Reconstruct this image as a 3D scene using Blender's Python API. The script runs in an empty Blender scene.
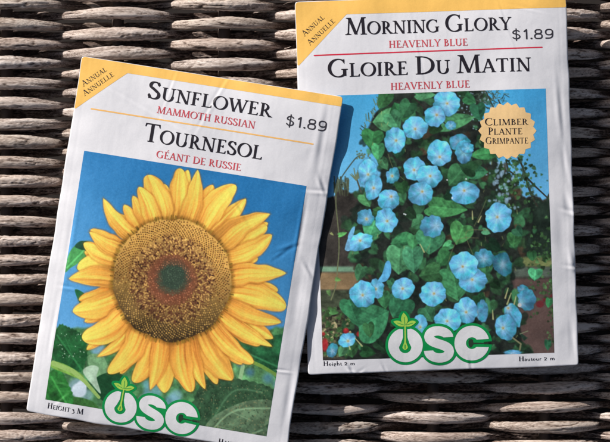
import bpy, math
import numpy as np
PI = math.pi
S = 0.0003            # one unit of the layout = 0.3 mm
DCAM = 2000.0         # camera height above the reference plane (units)
ZREF = 20.0
C = bpy.context.scene.collection
sc = bpy.context.scene

# ------------------------------------------------------------------ noise
_tabs = {}
def _tab(seed):
    if seed not in _tabs:
        _tabs[seed] = np.random.RandomState(seed + 77).rand(256, 256)
    return _tabs[seed]
def vnoise(x, y, seed=0, py=None):
    x = np.asarray(x, float); y = np.asarray(y, float)
    t = _tab(seed)
    xi = np.floor(x).astype(int); yi = np.floor(y).astype(int)
    fx = x - xi; fy = y - yi
    fx = fx*fx*(3-2*fx); fy = fy*fy*(3-2*fy)
    m = py if py else 256
    y0 = yi % m; y1 = (yi+1) % m
    x0 = xi % 256; x1 = (xi+1) % 256
    a = t[x0, y0]*(1-fx)+t[x1, y0]*fx
    b = t[x0, y1]*(1-fx)+t[x1, y1]*fx
    return a*(1-fy)+b*fy
def fbm(x, y, seed=0, o=4):
    s = 0; a = 0.5; n = 0
    for k in range(o):
        s = s + a*vnoise(x*2**k, y*2**k, seed+k); n += a; a *= 0.5
    return s/n

# ------------------------------------------------------------------ objects
def empty(name, loc, label=None, cat=None, group=None):
    o = bpy.data.objects.new(name, None); C.objects.link(o); o.location = loc
    o.empty_display_size = 0.01
    if label: o['label'] = label
    if cat: o['category'] = cat
    if group: o['group'] = group
    return o
def mesh_obj(name, V, F, mat, parent=None, col=None, smooth=True):
    """V (n,3) in layout units, world placed; F (m,4) quads or a list of polygons"""
    V = np.asarray(V, float)*S
    if parent is not None: V = V - np.array(parent.location)
    me = bpy.data.meshes.new(name)
    if isinstance(F, np.ndarray):
        k = F.shape[1]
        me.vertices.add(len(V)); me.vertices.foreach_set('co', V.astype(np.float32).ravel())
        me.loops.add(F.size); me.loops.foreach_set('vertex_index', F.astype(np.int32).ravel())
        me.polygons.add(len(F)); me.polygons.foreach_set('loop_start', np.arange(0, F.size, k, dtype=np.int32))
        me.update(calc_edges=True)
    else:
        me.from_pydata([tuple(v) for v in V], [], F)
    me.validate()
    if smooth:
        me.polygons.foreach_set('use_smooth', np.ones(len(me.polygons), bool))
    if col is not None:
        at = me.color_attributes.new('ink', 'FLOAT_COLOR', 'POINT')
        c4 = np.ones((len(V), 4), np.float32); c4[:, :3] = col
        at.data.foreach_set('color', c4.ravel())
    me.materials.append(mat)
    o = bpy.data.objects.new(name, me); C.objects.link(o)
    if parent is not None: o.parent = parent
    return o
def grid_faces(nu, nv, off=0, flip=False):
    i = np.arange(nu-1)[:, None]; j = np.arange(nv-1)[None, :]
    a = (i*nv+j).ravel()
    q = np.stack([a, a+1, a+nv+1, a+nv], 1)+off
    return q[:, ::-1] if flip else q

# ------------------------------------------------------------------ materials
def srgb(r, g, b):
    c = np.array([r, g, b], float)/255
    return np.where(c <= .04045, c/12.92, ((c+.055)/1.055)**2.4)
def newmat(name):
    m = bpy.data.materials.new(name); m.use_nodes = True
    nt = m.node_tree; return m, nt, nt.nodes['Principled BSDF']
def ink_mat(name, rgb=None, rough=.42, var=.06):
    m, nt, b = newmat(name)
    N = nt.nodes; L = nt.links
    geo = N.new('ShaderNodeNewGeometry')
    mul = N.new('ShaderNodeVectorMath'); mul.operation = 'SCALE'; mul.inputs['Scale'].default_value = 1/S
    L.new(geo.outputs['Position'], mul.inputs[0])
    n1 = N.new('ShaderNodeTexNoise'); n1.inputs['Scale'].default_value = .55; n1.inputs['Detail'].default_value = 4
    L.new(mul.outputs[0], n1.inputs['Vector'])
    mr = N.new('ShaderNodeMapRange'); mr.inputs['From Min'].default_value = .25; mr.inputs['From Max'].default_value = .75
    mr.inputs['To Min'].default_value = 1-var; mr.inputs['To Max'].default_value = 1+var*.4
    L.new(n1.outputs['Fac'], mr.inputs['Value'])
    mx = N.new('ShaderNodeVectorMath'); mx.operation = 'SCALE'
    L.new(mr.outputs[0], mx.inputs['Scale'])
    if rgb is None:
        at = N.new('ShaderNodeAttribute'); at.attribute_name = 'ink'
        L.new(at.outputs['Color'], mx.inputs[0])
    else:
        mx.inputs[0].default_value = tuple(rgb)
    L.new(mx.outputs[0], b.inputs['Base Color'])
    b.inputs['Roughness'].default_value = rough
    b.inputs['Specular IOR Level'].default_value = .35
    n2 = N.new('ShaderNodeTexNoise'); n2.inputs['Scale'].default_value = .9; n2.inputs['Detail'].default_value = 3
    L.new(mul.outputs[0], n2.inputs['Vector'])
    n3 = N.new('ShaderNodeTexNoise'); n3.inputs['Scale'].default_value = .06; n3.inputs['Detail'].default_value = 3
    L.new(mul.outputs[0], n3.inputs['Vector'])
    ad = N.new('ShaderNodeMath'); ad.operation = 'MULTIPLY_ADD'; ad.inputs[1].default_value = 6.0
    L.new(n3.outputs['Fac'], ad.inputs[0]); L.new(n2.outputs['Fac'], ad.inputs[2])
    bp = N.new('ShaderNodeBump'); bp.inputs['Strength'].default_value = .5; bp.inputs['Distance'].default_value = .10*S
    L.new(ad.outputs[0], bp.inputs['Height']); L.new(bp.outputs[0], b.inputs['Normal'])
    return m
KL = 0.92   # how bright a white sheet renders; converts picture tones to ink reflectance
def ink(r, g, b): return np.clip(srgb(r, g, b)/KL, .004, .94)
M_paper = ink_mat('coated_white_paper', (.775, .775, .82), .5, .04)
M_yellow = ink_mat('yellow_ink', ink(250, 190, 100), .42, .05)
M_rule_y = ink_mat('pale_orange_ink', ink(244, 186, 110))
M_rule_r = ink_mat('crimson_ink', ink(206, 48, 72))
M_red = ink_mat('red_ink', ink(200, 78, 88))
M_black = ink_mat('black_ink', ink(38, 34, 42), .4, .15)
M_stamp = ink_mat('price_stamp_ink', ink(58, 56, 64), .5, .3)
M_green = ink_mat('logo_green_ink', ink(10, 140, 72))
M_white = ink_mat('logo_white_ink', (.765, .775, .80))
M_lime = ink_mat('logo_lime_ink', ink(164, 206, 84))
M_limed = ink_mat('logo_leaf_vein_ink', ink(60, 160, 76))
M_cream = ink_mat('cream_ink', ink(240, 202, 146))
M_pic = ink_mat('printed_photograph_ink', None, .38, .10)
M_dark = ink_mat('logo_dark_ink', ink(40, 60, 46))

def wicker_mat():
    m, nt, b = newmat('weathered_wicker')
    N = nt.nodes; L = nt.links
    geo = N.new('ShaderNodeNewGeometry'); oi = N.new('ShaderNodeObjectInfo')
    sca = N.new('ShaderNodeVectorMath'); sca.operation = 'MULTIPLY'; sca.inputs[1].default_value = (.045/S, 1.25/S, 1.25/S)
    L.new(geo.outputs['Position'], sca.inputs[0])
    rnd = N.new('ShaderNodeVectorMath'); rnd.operation = 'SCALE'
    cv = N.new('ShaderNodeCombineXYZ')
    for k in range(3): L.new(oi.outputs['Random'], cv.inputs[k])
    rnd.inputs['Scale'].default_value = 37.0; L.new(cv.outputs[0], rnd.inputs[0])
    add = N.new('ShaderNodeVectorMath'); L.new(sca.outputs[0], add.inputs[0]); L.new(rnd.outputs[0], add.inputs[1])
    n1 = N.new('ShaderNodeTexNoise'); n1.inputs['Scale'].default_value = 1.0; n1.inputs['Detail'].default_value = 8; n1.inputs['Roughness'].default_value = .72
    L.new(add.outputs[0], n1.inputs['Vector'])
    sc2 = N.new('ShaderNodeVectorMath'); sc2.operation = 'MULTIPLY'; sc2.inputs[1].default_value = (.16/S, .9/S, .9/S)
    L.new(geo.outputs['Position'], sc2.inputs[0])
    n2 = N.new('ShaderNodeTexNoise'); n2.inputs['Scale'].default_value = 1.0; n2.inputs['Detail'].default_value = 6; n2.inputs['Roughness'].default_value = .65
    L.new(sc2.outputs[0], n2.inputs['Vector'])
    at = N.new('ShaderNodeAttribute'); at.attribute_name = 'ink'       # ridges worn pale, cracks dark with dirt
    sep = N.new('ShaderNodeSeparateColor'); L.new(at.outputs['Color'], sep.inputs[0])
    a1 = N.new('ShaderNodeMath'); a1.operation = 'MULTIPLY_ADD'; a1.inputs[1].default_value = .55
    L.new(n1.outputs['Fac'], a1.inputs[0])
    a2 = N.new('ShaderNodeMath'); a2.operation = 'MULTIPLY'; a2.inputs[1].default_value = .30; L.new(n2.outputs['Fac'], a2.inputs[0])
    L.new(a2.outputs[0], a1.inputs[2])
    a3 = N.new('ShaderNodeMath'); a3.operation = 'MULTIPLY_ADD'; a3.inputs[1].default_value = .42
    L.new(sep.outputs[0], a3.inputs[0]); L.new(a1.outputs[0], a3.inputs[2])
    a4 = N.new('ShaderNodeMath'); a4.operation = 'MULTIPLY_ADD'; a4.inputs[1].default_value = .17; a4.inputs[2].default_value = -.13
    L.new(sep.outputs[1], a4.inputs[0])                                # patchy brown stain, with the shade of under spans and lower sides painted in
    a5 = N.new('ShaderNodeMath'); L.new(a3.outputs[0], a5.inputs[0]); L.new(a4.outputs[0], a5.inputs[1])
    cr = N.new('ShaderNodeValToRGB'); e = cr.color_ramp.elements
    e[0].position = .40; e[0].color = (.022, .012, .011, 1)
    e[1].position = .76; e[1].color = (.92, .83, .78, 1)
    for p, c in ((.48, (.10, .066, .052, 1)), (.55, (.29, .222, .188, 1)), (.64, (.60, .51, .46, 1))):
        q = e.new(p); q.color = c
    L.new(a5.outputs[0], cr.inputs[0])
    tint = N.new('ShaderNodeValToRGB'); te = tint.color_ramp.elements
    te[0].color = (.86, .82, .76, 1); te[1].color = (1.0, .985, .97, 1)
    q = te.new(.45); q.color = (.98, .90, .84, 1)
    L.new(oi.outputs['Random'], tint.inputs[0])
    mx = N.new('ShaderNodeMix'); mx.data_type = 'RGBA'; mx.blend_type = 'MULTIPLY'; mx.inputs['Factor'].default_value = 1
    L.new(cr.outputs[0], mx.inputs[6]); L.new(tint.outputs[0], mx.inputs[7])
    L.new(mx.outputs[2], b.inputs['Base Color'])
    b.inputs['Roughness'].default_value = .48; b.inputs['Specular IOR Level'].default_value = .5
    bp = N.new('ShaderNodeBump'); bp.inputs['Strength'].default_value = 1.0; bp.inputs['Distance'].default_value = 1.9*S
    L.new(a1.outputs[0], bp.inputs['Height']); L.new(bp.outputs[0], b.inputs['Normal'])
    return m
M_wick = wicker_mat()
def stake_mat():
    m, nt, b = newmat('dark_stake_wood')
    n = nt.nodes.new('ShaderNodeTexNoise'); n.inputs['Scale'].default_value = 900
    cr = nt.nodes.new('ShaderNodeValToRGB'); cr.color_ramp.elements[0].color = (.05, .036, .03, 1); cr.color_ramp.elements[1].color = (.17, .13, .11, 1)
    nt.links.new(n.outputs['Fac'], cr.inputs[0]); nt.links.new(cr.outputs[0], b.inputs['Base Color'])
    b.inputs['Roughness'].default_value = .8
    return m
M_stake = stake_mat()
def ground_mat():
    m, nt, b = newmat('dark_ground')
    n = nt.nodes.new('ShaderNodeTexNoise'); n.inputs['Scale'].default_value = 180
    cr = nt.nodes.new('ShaderNodeValToRGB'); cr.color_ramp.elements[0].color = (.012, .009, .008, 1); cr.color_ramp.elements[1].color = (.035, .026, .023, 1)
    nt.links.new(n.outputs['Fac'], cr.inputs[0]); nt.links.new(cr.outputs[0], b.inputs['Base Color'])
    b.inputs['Roughness'].default_value = .9
    return m
M_ground = ground_mat()

# ------------------------------------------------------------------ wicker
STK = [-214, -107, 0, 114, 222, 326, 436, 550, 661, 770]
def build_wicker():
    root = empty('wicker_surface', (0, 0, -30*S), 'weathered grey brown woven wicker surface lying under both seed packets', 'wicker surface')
    stk = np.array(STK, float)
    rng = np.random.RandomState(5)
    A = 18.5
    k0, k1 = -7, 30
    for fam in (0, 1):
        for k in range(k0, k1):
            yb = (1.5 if fam == 0 else 11.2) + 19.95*k
            vis = -12 < yb < 456
            if vis:
                xs = np.concatenate([np.arange(-150, -8, 5.), np.arange(-8, 619, 1.0), np.arange(620, 765, 5.)]); na = 36
            else:
                xs = np.arange(-150, 765, 4.); na = 20
            R0 = 6.05+rng.uniform(-.6, .65)
            # vertical course: over every second stake, under the others
            idx = np.interp(xs, stk, np.arange(len(stk)))          # fractional stake index
            ph = np.cos(PI*(idx - (0 if fam == 0 else 1)))           # +1 over even (fam 0) / odd (fam 1) stakes
            w = np.sign(ph)*np.abs(ph)**.72
            z = -R0-A + A*w + 1.0*(vnoise(xs/45., k*3.1+fam, 11)-.5)*2
            yc = yb + (vnoise(xs/60., k*1.7+fam*9, 12)-.5)*2.6 + rng.uniform(-.5, .5)
            yc = yc + np.interp(idx, np.arange(len(stk)), rng.uniform(-1.0, 1.0, len(stk)))
            rr = R0*(1+.14*(vnoise(xs/38., k*2.3+fam*5, 13)-.5))
            pinch = 1-np.abs(w)
            rr_y = rr*(1-.42*pinch); rr_z = rr*(1-.12*pinch)
            th = np.linspace(0, 2*PI, na, endpoint=False)
            X, TH = np.meshgrid(xs, th, indexing='ij')
            tn = TH/(2*PI)
            sd = 20+(k*2+fam) % 40
            tw = X/260.*rng.uniform(-1, 1)                            # grain twists slowly
            fx = rng.uniform(0, 200)
            g1 = vnoise(X/34.+fx, (tn+tw)*9, sd, 9)
            g2 = vnoise(X/26.+fx, (tn+tw)*18, sd+1, 18)
            g3 = vnoise(X/5.5+fx, (tn+tw)*18, sd+2, 18)
            g4 = vnoise(X/2.0+fx, tn*36, sd+3, 36)
            ro = vnoise(X/70.+fx, tn*3, sd+4, 3)                      # rough and smooth stretches
            rough = np.clip((ro-.30)*2.6, .12, 1.15)
            crack = np.clip(1-np.abs(g2-.5)*9, 0, 1)*np.clip((g1-.35)*3, 0, 1)
            flake = np.clip((g3-.50)*9, 0, 1)
            d = (g1-.5)*.8 + (g2-.5)*.9 - crack*.85*(.35+.65*rough) + rough*(flake*.22+(g4-.5)*.5+(g3-.5)*.22)
            RY = rr_y[:, None]+d; RZ = rr_z[:, None]+d
            PY = yc[:, None]+np.cos(TH)*RY
            PZ = z[:, None]+np.sin(TH)*RZ
            V = np.stack([X-305, -(PY-221), PZ], -1).reshape(-1, 3)
            h = np.clip(.5+d*.36+(g4-.5)*.14-crack*.4, 0, 1).ravel()
            n = len(xs)
            i = np.arange(n-1)[:, None]; j = np.arange(na)[None, :]
            a = (i*na+j).ravel(); bq = (i*na+(j+1) % na).ravel()
            F = np.stack([a, bq, bq+na, a+na], 1)
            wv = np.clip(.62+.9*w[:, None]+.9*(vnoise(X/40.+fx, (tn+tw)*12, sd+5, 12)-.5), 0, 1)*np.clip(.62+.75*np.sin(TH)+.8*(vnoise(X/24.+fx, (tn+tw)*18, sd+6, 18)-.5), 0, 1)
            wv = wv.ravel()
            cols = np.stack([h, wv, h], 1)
            # splinters and lifted fibres standing off the strand
            if vis:
                Vs = [V]; Fs = [F]; Cs = [cols]; base = len(V)
                for s_ in range(rng.randint(3, 8)):
                    xi = rng.uniform(-5, 600)
                    c = int(np.argmin(np.abs(xs-xi)))
                    if w[c] < .35: continue
                    t0 = rng.uniform(.9, 2.3)                      # PI/2 is the top
                    if rng.rand() < .5: t0 = rng.choice([-.15, PI+.15])+rng.uniform(-.35, .35)
                    Ln = rng.uniform(4, 13); dirx = rng.choice([-1, 1])
                    lift = rng.uniform(.4, 2.4); sw = rng.uniform(-2.5, 2.5)
                    ns = 6; pts = []
                    for q in range(ns):
                        f = q/(ns-1)
                        px = xs[c]+dirx*Ln*f
                        cc = int(np.argmin(np.abs(xs-px)))
                        rad = rr[cc]+.1+lift*f*f
                        pts.append((px-305, -(yc[cc]-np.cos(t0)*rad*-1+sw*f*f*.5-221), z[cc]+np.sin(t0)*rad))
                    wd = rng.uniform(.28, .75)
                    ring = []
                    for q, p in enumerate(pts):
                        r_ = wd*(1-.8*q/(ns-1))
                        for aa in range(4):
                            an = aa*PI/2+.4
                            ring.append((p[0], p[1]+math.cos(an)*r_, p[2]+math.sin(an)*r_*.6))
                    ff = []
                    for q in range(ns-1):
                        for aa in range(4):
                            ff.append((base+q*4+aa, base+q*4+(aa+1) % 4, base+(q+1)*4+(aa+1) % 4, base+(q+1)*4+aa))
                    Vs.append(np.array(ring)); Fs.append(np.array(ff)); Cs.append(np.full((len(ring), 3), rng.uniform(.5, .95)))
                    base += len(ring)
                V = np.concatenate(Vs); F = np.concatenate(Fs); cols = np.concatenate(Cs)
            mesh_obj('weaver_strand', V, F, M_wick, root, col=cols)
    for q, sx in enumerate(STK[1:-1]):
        ys = np.arange(-150, 600, 6.); na = 16
        th = np.linspace(0, 2*PI, na, endpoint=False)
        Yg, TH = np.meshgrid(ys, th, indexing='ij')
        d = (vnoise(Yg/20., TH/(2*PI)*8, 60+q, 8)-.5)*.9
        V = np.stack([sx-305+np.cos(TH)*(6+d), -(Yg-221), -25.5+np.sin(TH)*(11.0+d)], -1).reshape(-1, 3)
        n = len(ys)
        i = np.arange(n-1)[:, None]; j = np.arange(na)[None, :]
        a = (i*na+j).ravel(); bq = (i*na+(j+1) % na).ravel()
        mesh_obj('stake', V, np.stack([a, a+na, bq+na, bq], 1), M_stake, root)
build_wicker()
g = mesh_obj('ground', [(-900, -900, -170), (900, -900, -170), (900, 900, -170), (-900, 900, -170)], [(0, 1, 2, 3)], M_ground)
g['kind'] = 'structure'

# ------------------------------------------------------------------ signed distance shapes
def chain(x, y, pts, rad):
    pts = np.asarray(pts, float); n = len(pts)
    if np.isscalar(rad): rad = [rad]*n
    f = np.full(x.shape, 1e3)
    for i in range(n-1):
        ax, ay = pts[i]; bx, by = pts[i+1]
        dx, dy = bx-ax, by-ay; l2 = dx*dx+dy*dy+1e-12
        t = np.clip(((x-ax)*dx+(y-ay)*dy)/l2, 0, 1)
        f = np.minimum(f, np.hypot(x-ax-t*dx, y-ay-t*dy)-(rad[i]*(1-t)+rad[i+1]*t))
    return f
def poly(x, y, pts):          # convex
    pts = np.asarray(pts, float)
    ar = 0
    for i in range(len(pts)):
        a = pts[i]; b = pts[(i+1) % len(pts)]; ar += a[0]*b[1]-a[1]*b[0]
    if ar < 0: pts = pts[::-1]
    f = np.full(x.shape, -1e3)
    for i in range(len(pts)):
        a = pts[i]; b = pts[(i+1) % len(pts)]
        dx, dy = b[0]-a[0], b[1]-a[1]; l = math.hypot(dx, dy)+1e-12
        f = np.maximum(f, ((x-a[0])*dy-(y-a[1])*dx)/l)
    return f
def anypoly(x, y, pts):       # any simple polygon
    pts = np.asarray(pts, float); n = len(pts)
    d2 = np.full(x.shape, 1e9); ins = np.zeros(x.shape, bool)
    for i in range(n):
        ax, ay = pts[i]; bx, by = pts[(i+1) % n]
        dx, dy = bx-ax, by-ay
        t = np.clip(((x-ax)*dx+(y-ay)*dy)/(dx*dx+dy*dy+1e-12), 0, 1)
        d2 = np.minimum(d2, (x-ax-t*dx)**2+(y-ay-t*dy)**2)
        if ay != by:
            c = ((ay > y) != (by > y)) & (x < (bx-ax)*(y-ay)/(by-ay)+ax)
            ins ^= c
    d = np.sqrt(d2)
    return np.where(ins, -d, d)
def bez(*P, n=14):
    P = [np.array(p, float) for p in P]; out = []
    for i in range(n+1):
        t = i/n; Q = P
        while len(Q) > 1: Q = [Q[j]*(1-t)+Q[j+1]*t for j in range(len(Q)-1)]
        out.append(Q[0])
    return np.array(out)
def arc(cx, cy, rx, ry, a0, a1, n=26):
    a = np.radians(np.linspace(a0, a1, n)); return np.stack([cx+rx*np.cos(a), cy+ry*np.sin(a)], 1)
def catmull(pts, closed=True, k=6):
    P = np.asarray(pts, float); n = len(P); out = []
    for i in range(n if closed else n-1):
        p0 = P[(i-1) % n] if closed or i > 0 else P[i]; p1 = P[i]; p2 = P[(i+1) % n]
        p3 = P[(i+2) % n] if closed or i+2 < n else p2
        for j in range(k):
            t = j/k
            out.append(.5*((2*p1)+(-p0+p2)*t+(2*p0-5*p1+4*p2-p3)*t*t+(-p0+3*p1-3*p2+p3)*t**3))
    if not closed: out.append(P[-1])
    return np.array(out)

# --- roman capitals drawn with a broad nib: thick verticals, thin horizontals, bracketed serifs
TK, TN, SH = .068, .026, .020
class Pen:
    def __init__(s, x, y): s.x = x; s.y = y; s.f = np.full(x.shape, 1e3)
    def add(s, g): s.f = np.minimum(s.f, g)
    def cv(s, pts, tk=None, tn=None):
        tk = tk or TK*1.06; tn = tn or TN
        pts = np.asarray(pts); d = np.gradient(pts, axis=0); d /= (np.hypot(d[:, 0], d[:, 1])[:, None]+1e-9)
        c = np.abs(d[:, 0]*.16+d[:, 1]*.987)
        s.add(chain(s.x, s.y, pts, list(tn+(tk-tn)*c**1.7)))
    def bar(s, a, b, hw):          # stroke with square ends
        a = np.array(a, float); b = np.array(b, float); d = b-a; l = math.hypot(*d); n = np.array([-d[1], d[0]])/l*hw
        s.add(poly(s.x, s.y, [a+n, b+n, b-n, a-n]))
    def vbar(s, xa, ya, xb, yb, hw):   # slanted stroke cut level
        s.add(poly(s.x, s.y, [(xa-hw, ya), (xa+hw, ya), (xb+hw, yb), (xb-hw, yb)]))
    def serif(s, x, y, w=.15, up=True, l=None, r=None):
        l = w if l is None else l; r = w if r is None else r
        y0, y1 = (y, y+2*SH) if up else (y-2*SH, y)
        s.add(poly(s.x, s.y, [(x-l, y0), (x+r, y0), (x+r, y1), (x-l, y1)]))
        yy = y1+.055 if up else y0-.055; yb = y1 if up else y0
        s.add(poly(s.x, s.y, [(x-l*.62, yb), (x+r*.62, yb), (x+.03, yy), (x-.03, yy)]))
    def stem(s, x, hw=TK, y0=0, y1=1, top=True, bot=True):
        s.add(poly(s.x, s.y, [(x-hw, y0), (x+hw, y0), (x+hw, y1), (x-hw, y1)]))
        if bot: s.serif(x, y0, .15)
        if top: s.serif(x, y1, .15, False)
    def tick(s, x, y, h, dx=.03):      # beak at the end of an arm
        s.add(poly(s.x, s.y, [(x-.07, y), (x+.012, y), (x+dx, y+h), (x+dx-.03, y+h)]))
def glyph(ch, x, y):
    p = Pen(x, y); a = None
    if ch == ' ': return None, .30
    if ch == 'I': p.stem(.19); a = .38
    elif ch == 'H': p.stem(.19); p.stem(.68); p.bar((.19, .51), (.68, .51), TN); a = .87
    elif ch == 'N':
        p.stem(.17, TN*1.1, top=False); p.stem(.73, TN*1.1, bot=False); p.serif(.14, 1, .14, False, l=.14, r=.05)
        p.vbar(.16, 1, .70, -.02, TK*1.15); a = .88
    elif ch == 'M':
        p.vbar(.19, 1, .13, 0, TN*1.1); p.serif(.13, 0); p.serif(.17, 1, .13, False, l=.13, r=.04)
        p.vbar(.20, 1, .52, .02, TK*1.1); p.vbar(.84, 1, .52, .02, TN*1.1)
        p.vbar(.86, 1, .90, 0, TK); p.serif(.90, 0); p.serif(.88, 1, .13, False, l=.04, r=.14); a = 1.06
    elif ch == 'A':
        p.vbar(.40, 1.0, .11, 0, TN*1.1); p.vbar(.40, 1.0, .71, 0, TK*1.1); p.serif(.11, 0, .12); p.serif(.71, 0, .14)
        p.bar((.2, .34), (.6, .34), TN); a = .82
    elif ch == 'V':
        p.vbar(.10, 1, .41, 0, TK*1.1); p.vbar(.71, 1, .42, 0, TN*1.1); p.serif(.10, 1, .14, False); p.serif(.71, 1, .12, False); a = .80
    elif ch == 'W':
        p.vbar(.10, 1, .36, 0, TK*1.05); p.vbar(.60, 1, .37, 0, TN*1.1); p.vbar(.56, 1, .82, 0, TK*1.05); p.vbar(1.06, 1, .83, 0, TN*1.1)
        p.serif(.10, 1, .14, False); p.serif(.56, 1, .12, False); p.serif(1.06, 1, .12, False); a = 1.15
    elif ch == 'Y':
        p.vbar(.10, 1, .38, .46, TK*1.05); p.vbar(.66, 1, .40, .46, TN*1.1); p.stem(.38, TK, 0, .5, top=False)
        p.serif(.10, 1, .14, False); p.serif(.66, 1, .12, False); a = .75
    elif ch == 'L': p.stem(.19); p.bar((.19, TN), (.60, TN), TN); p.tick(.60, 0, .19); a = .66
    elif ch in 'EF\u00c9':
        p.stem(.19); p.bar((.19, 1-TN), (.55, 1-TN), TN); p.tick(.55, 1, -.17, .01); p.bar((.19, .52), (.46, .52), TN); p.tick(.45, .43, .18, 0.0)
        a = .62
        if ch != 'F': p.bar((.19, TN), (.60, TN), TN); p.tick(.60, 0, .19); a = .66
        if ch == '\u00c9': p.add(chain(x, y, [(.33, 1.10), (.48, 1.26)], [.022, .05]))
    elif ch == 'T':
        p.stem(.37, top=False); p.bar((.05, 1-TN), (.69, 1-TN), TN); p.tick(.69, 1, -.19, .03)
        p.add(poly(x, y, [(.05+.06, 1), (.05-.012, 1), (.05-.03, .81), (.05, .81)])); a = .74
    elif ch == 'D': p.stem(.19); p.cv(bez((.19, .972), (.48, .99), (.80, .86), (.80, .5), n=14)); p.cv(bez((.80, .5), (.80, .14), (.48, .01), (.19, .028), n=14)); a = .90
    elif ch == 'O': p.cv(arc(.45, .5, .375, .487, 0, 360, 44)); a = .90
    elif ch in 'CG':
        p.cv(arc(.46, .5, .385, .487, 52, 306, 34)); p.add(poly(x, y, [(.70, .98), (.73, .98), (.73, .72), (.66, .84)]))
        a = .80
        if ch == 'C': p.cv([(.68, .10), (.76, .19)], .03, .02)
        else: p.stem(.73, TK, .06, .42, top=False, bot=False); p.serif(.73, .44, .14, False); a = .90
    elif ch == 'S':
        p.cv(np.concatenate([bez((.47, .84), (.42, 1.02), (.10, 1.03), (.10, .76), n=10), bez((.10, .76), (.10, .52), (.52, .52), (.52, .25), n=12), bez((.52, .25), (.52, -.05), (.14, -.04), (.09, .19), n=10)]), TK*1.05, TN*1.15)
        for q in ([(.13, .69), (.49, .33)],): pass
        p.add(chain(x, y, [(.20, .62), (.31, .53), (.42, .43)], TK*.95))
        p.add(poly(x, y, [(.46, .98), (.49, .98), (.50, .73), (.46, .76)])); p.add(poly(x, y, [(.06, .29), (.10, .29), (.11, .02), (.075, .02)])); a = .61
    elif ch in 'RPB':
        p.stem(.19)
        if ch == 'B': p.cv(bez((.19, .972), (.53, .98), (.53, .55), (.22, .53), n=14), TK*.95); p.cv(bez((.22, .53), (.66, .53), (.66, .02), (.19, .028), n=14)); a = .66
        else:
            p.cv(bez((.19, .972), (.60, .99), (.60, .45), (.22, .47), n=16)); a = .61
            if ch == 'R': p.vbar(.35, .48, .66, 0, TK*1.05); p.serif(.70, 0, .1, l=.05, r=.12); a = .76
    elif ch == 'U':
        p.stem(.18, TK, .32, 1, bot=False); p.stem(.69, TN*1.1, .32, 1, bot=False)
        p.cv(bez((.18, .34), (.18, -.10), (.69, -.10), (.69, .34), n=16)); a = .86
    elif ch == 'e': p.cv(arc(.22, .22, .17, .22, 20, 310, 20), .05); p.bar((.08, .27), (.38, .27), .02); a = .44
    elif ch == 'i': p.stem(.12, .045, 0, .46, top=False, bot=False); p.serif(.12, 0, .1); p.add(chain(x, y, [(.12, .64), (.121, .64)], .055)); a = .25
    elif ch == 'g':
        p.cv(arc(.21, .30, .13, .16, 0, 360, 20), .045); p.cv(bez((.14, .14), (.0, .02), (.40, .06), (.40, -.1), (.2, -.3), (.04, -.18), (.04, -.05), (.2, .0), n=16), .04); p.bar((.3, .42), (.42, .45), .03); a = .45
    elif ch == 'h' or ch == 'm':
        p.stem(.12, .045, 0, 1 if ch == 'h' else .46, top=False, bot=False); p.serif(.12, 0, .1)
        for q in range(2 if ch == 'm' else 1):
            o = q*.27; p.cv(bez((.13+o, .3), (.2+o, .5), (.39+o, .55), (.39+o, .25), n=8), .045, .03); p.stem(.39+o, .045, 0, .28, top=False, bot=False); p.serif(.39+o, 0, .09)
        a = .51 if ch == 'h' else .78
    elif ch == 't': p.stem(.14, .045, .06, .62, top=False, bot=False); p.bar((.03, .44), (.28, .44), .022); p.cv(bez((.14, .08), (.16, .0), (.24, .0), (.29, .06)), .045, .03); a = .31
    elif ch == 'a': p.cv(bez((.08, .38), (.12, .5), (.30, .52), (.30, .30)), .045, .03); p.stem(.30, .045, .03, .3, top=False, bot=False); p.cv(arc(.18, .14, .12, .12, 40, 330, 16), .045, .03); a = .40
    elif ch == 'u': p.stem(.12, .045, .14, .46, top=False, bot=False); p.stem(.38, .045, 0, .46, top=False, bot=False); p.cv(bez((.12, .15), (.13, -.05), (.32, -.04), (.38, .14)), .045, .03); a = .50
    elif ch == 'r': p.stem(.12, .045, 0, .46, top=False, bot=False); p.serif(.12, 0, .1); p.cv(bez((.13, .28), (.18, .44), (.25, .48), (.32, .42)), .05, .035); a = .36
    elif ch == '2': p.cv(np.concatenate([bez((.06, .5), (.08, .72), (.40, .72), (.36, .44), n=10), bez((.36, .44), (.34, .3), (.12, .1), (.05, .03), n=8)]), .05, .03); p.bar((.05, .03), (.42, .03), .035); a = .5
    elif ch == '3': p.cv(np.concatenate([bez((.08, .52), (.12, .7), (.40, .68), (.30, .40), (.18, .34), n=10), bez((.18, .34), (.44, .38), (.48, -.14), (.05, -.16), n=12)]), .05, .03); a = .5
    # price gun digits: even strokes, wide
    elif ch == '$':
        p.add(chain(x, y, np.concatenate([arc(.36, .70, .25, .21, 25, 200, 14), arc(.36, .29, .27, .22, 60, -160, 14)]), .05))
        p.add(chain(x, y, [(.36, -.10), (.36, 1.08)], .042)); a = .80
    elif ch == '1': p.add(chain(x, y, [(.16, .78), (.34, .96), (.34, .04)], .055)); a = .56
    elif ch == '.': p.add(chain(x, y, [(.12, .06), (.13, .06)], .075)); a = .27
    elif ch == '8':
        p.add(np.abs(poly_round(x, y, .38, .735, .24, .185))-.052); p.add(np.abs(poly_round(x, y, .38, .27, .28, .225))-.052); a = .82
    elif ch == '9':
        p.add(np.abs(poly_round(x, y, .38, .66, .27, .265))-.052); p.add(chain(x, y, np.concatenate([[(.655, .66)], bez((.655, .40), (.64, .05), (.45, .04), (.12, .06), n=8)]), .052)); a = .82
    else: raise ValueError(ch)
    return p.f, a
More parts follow.
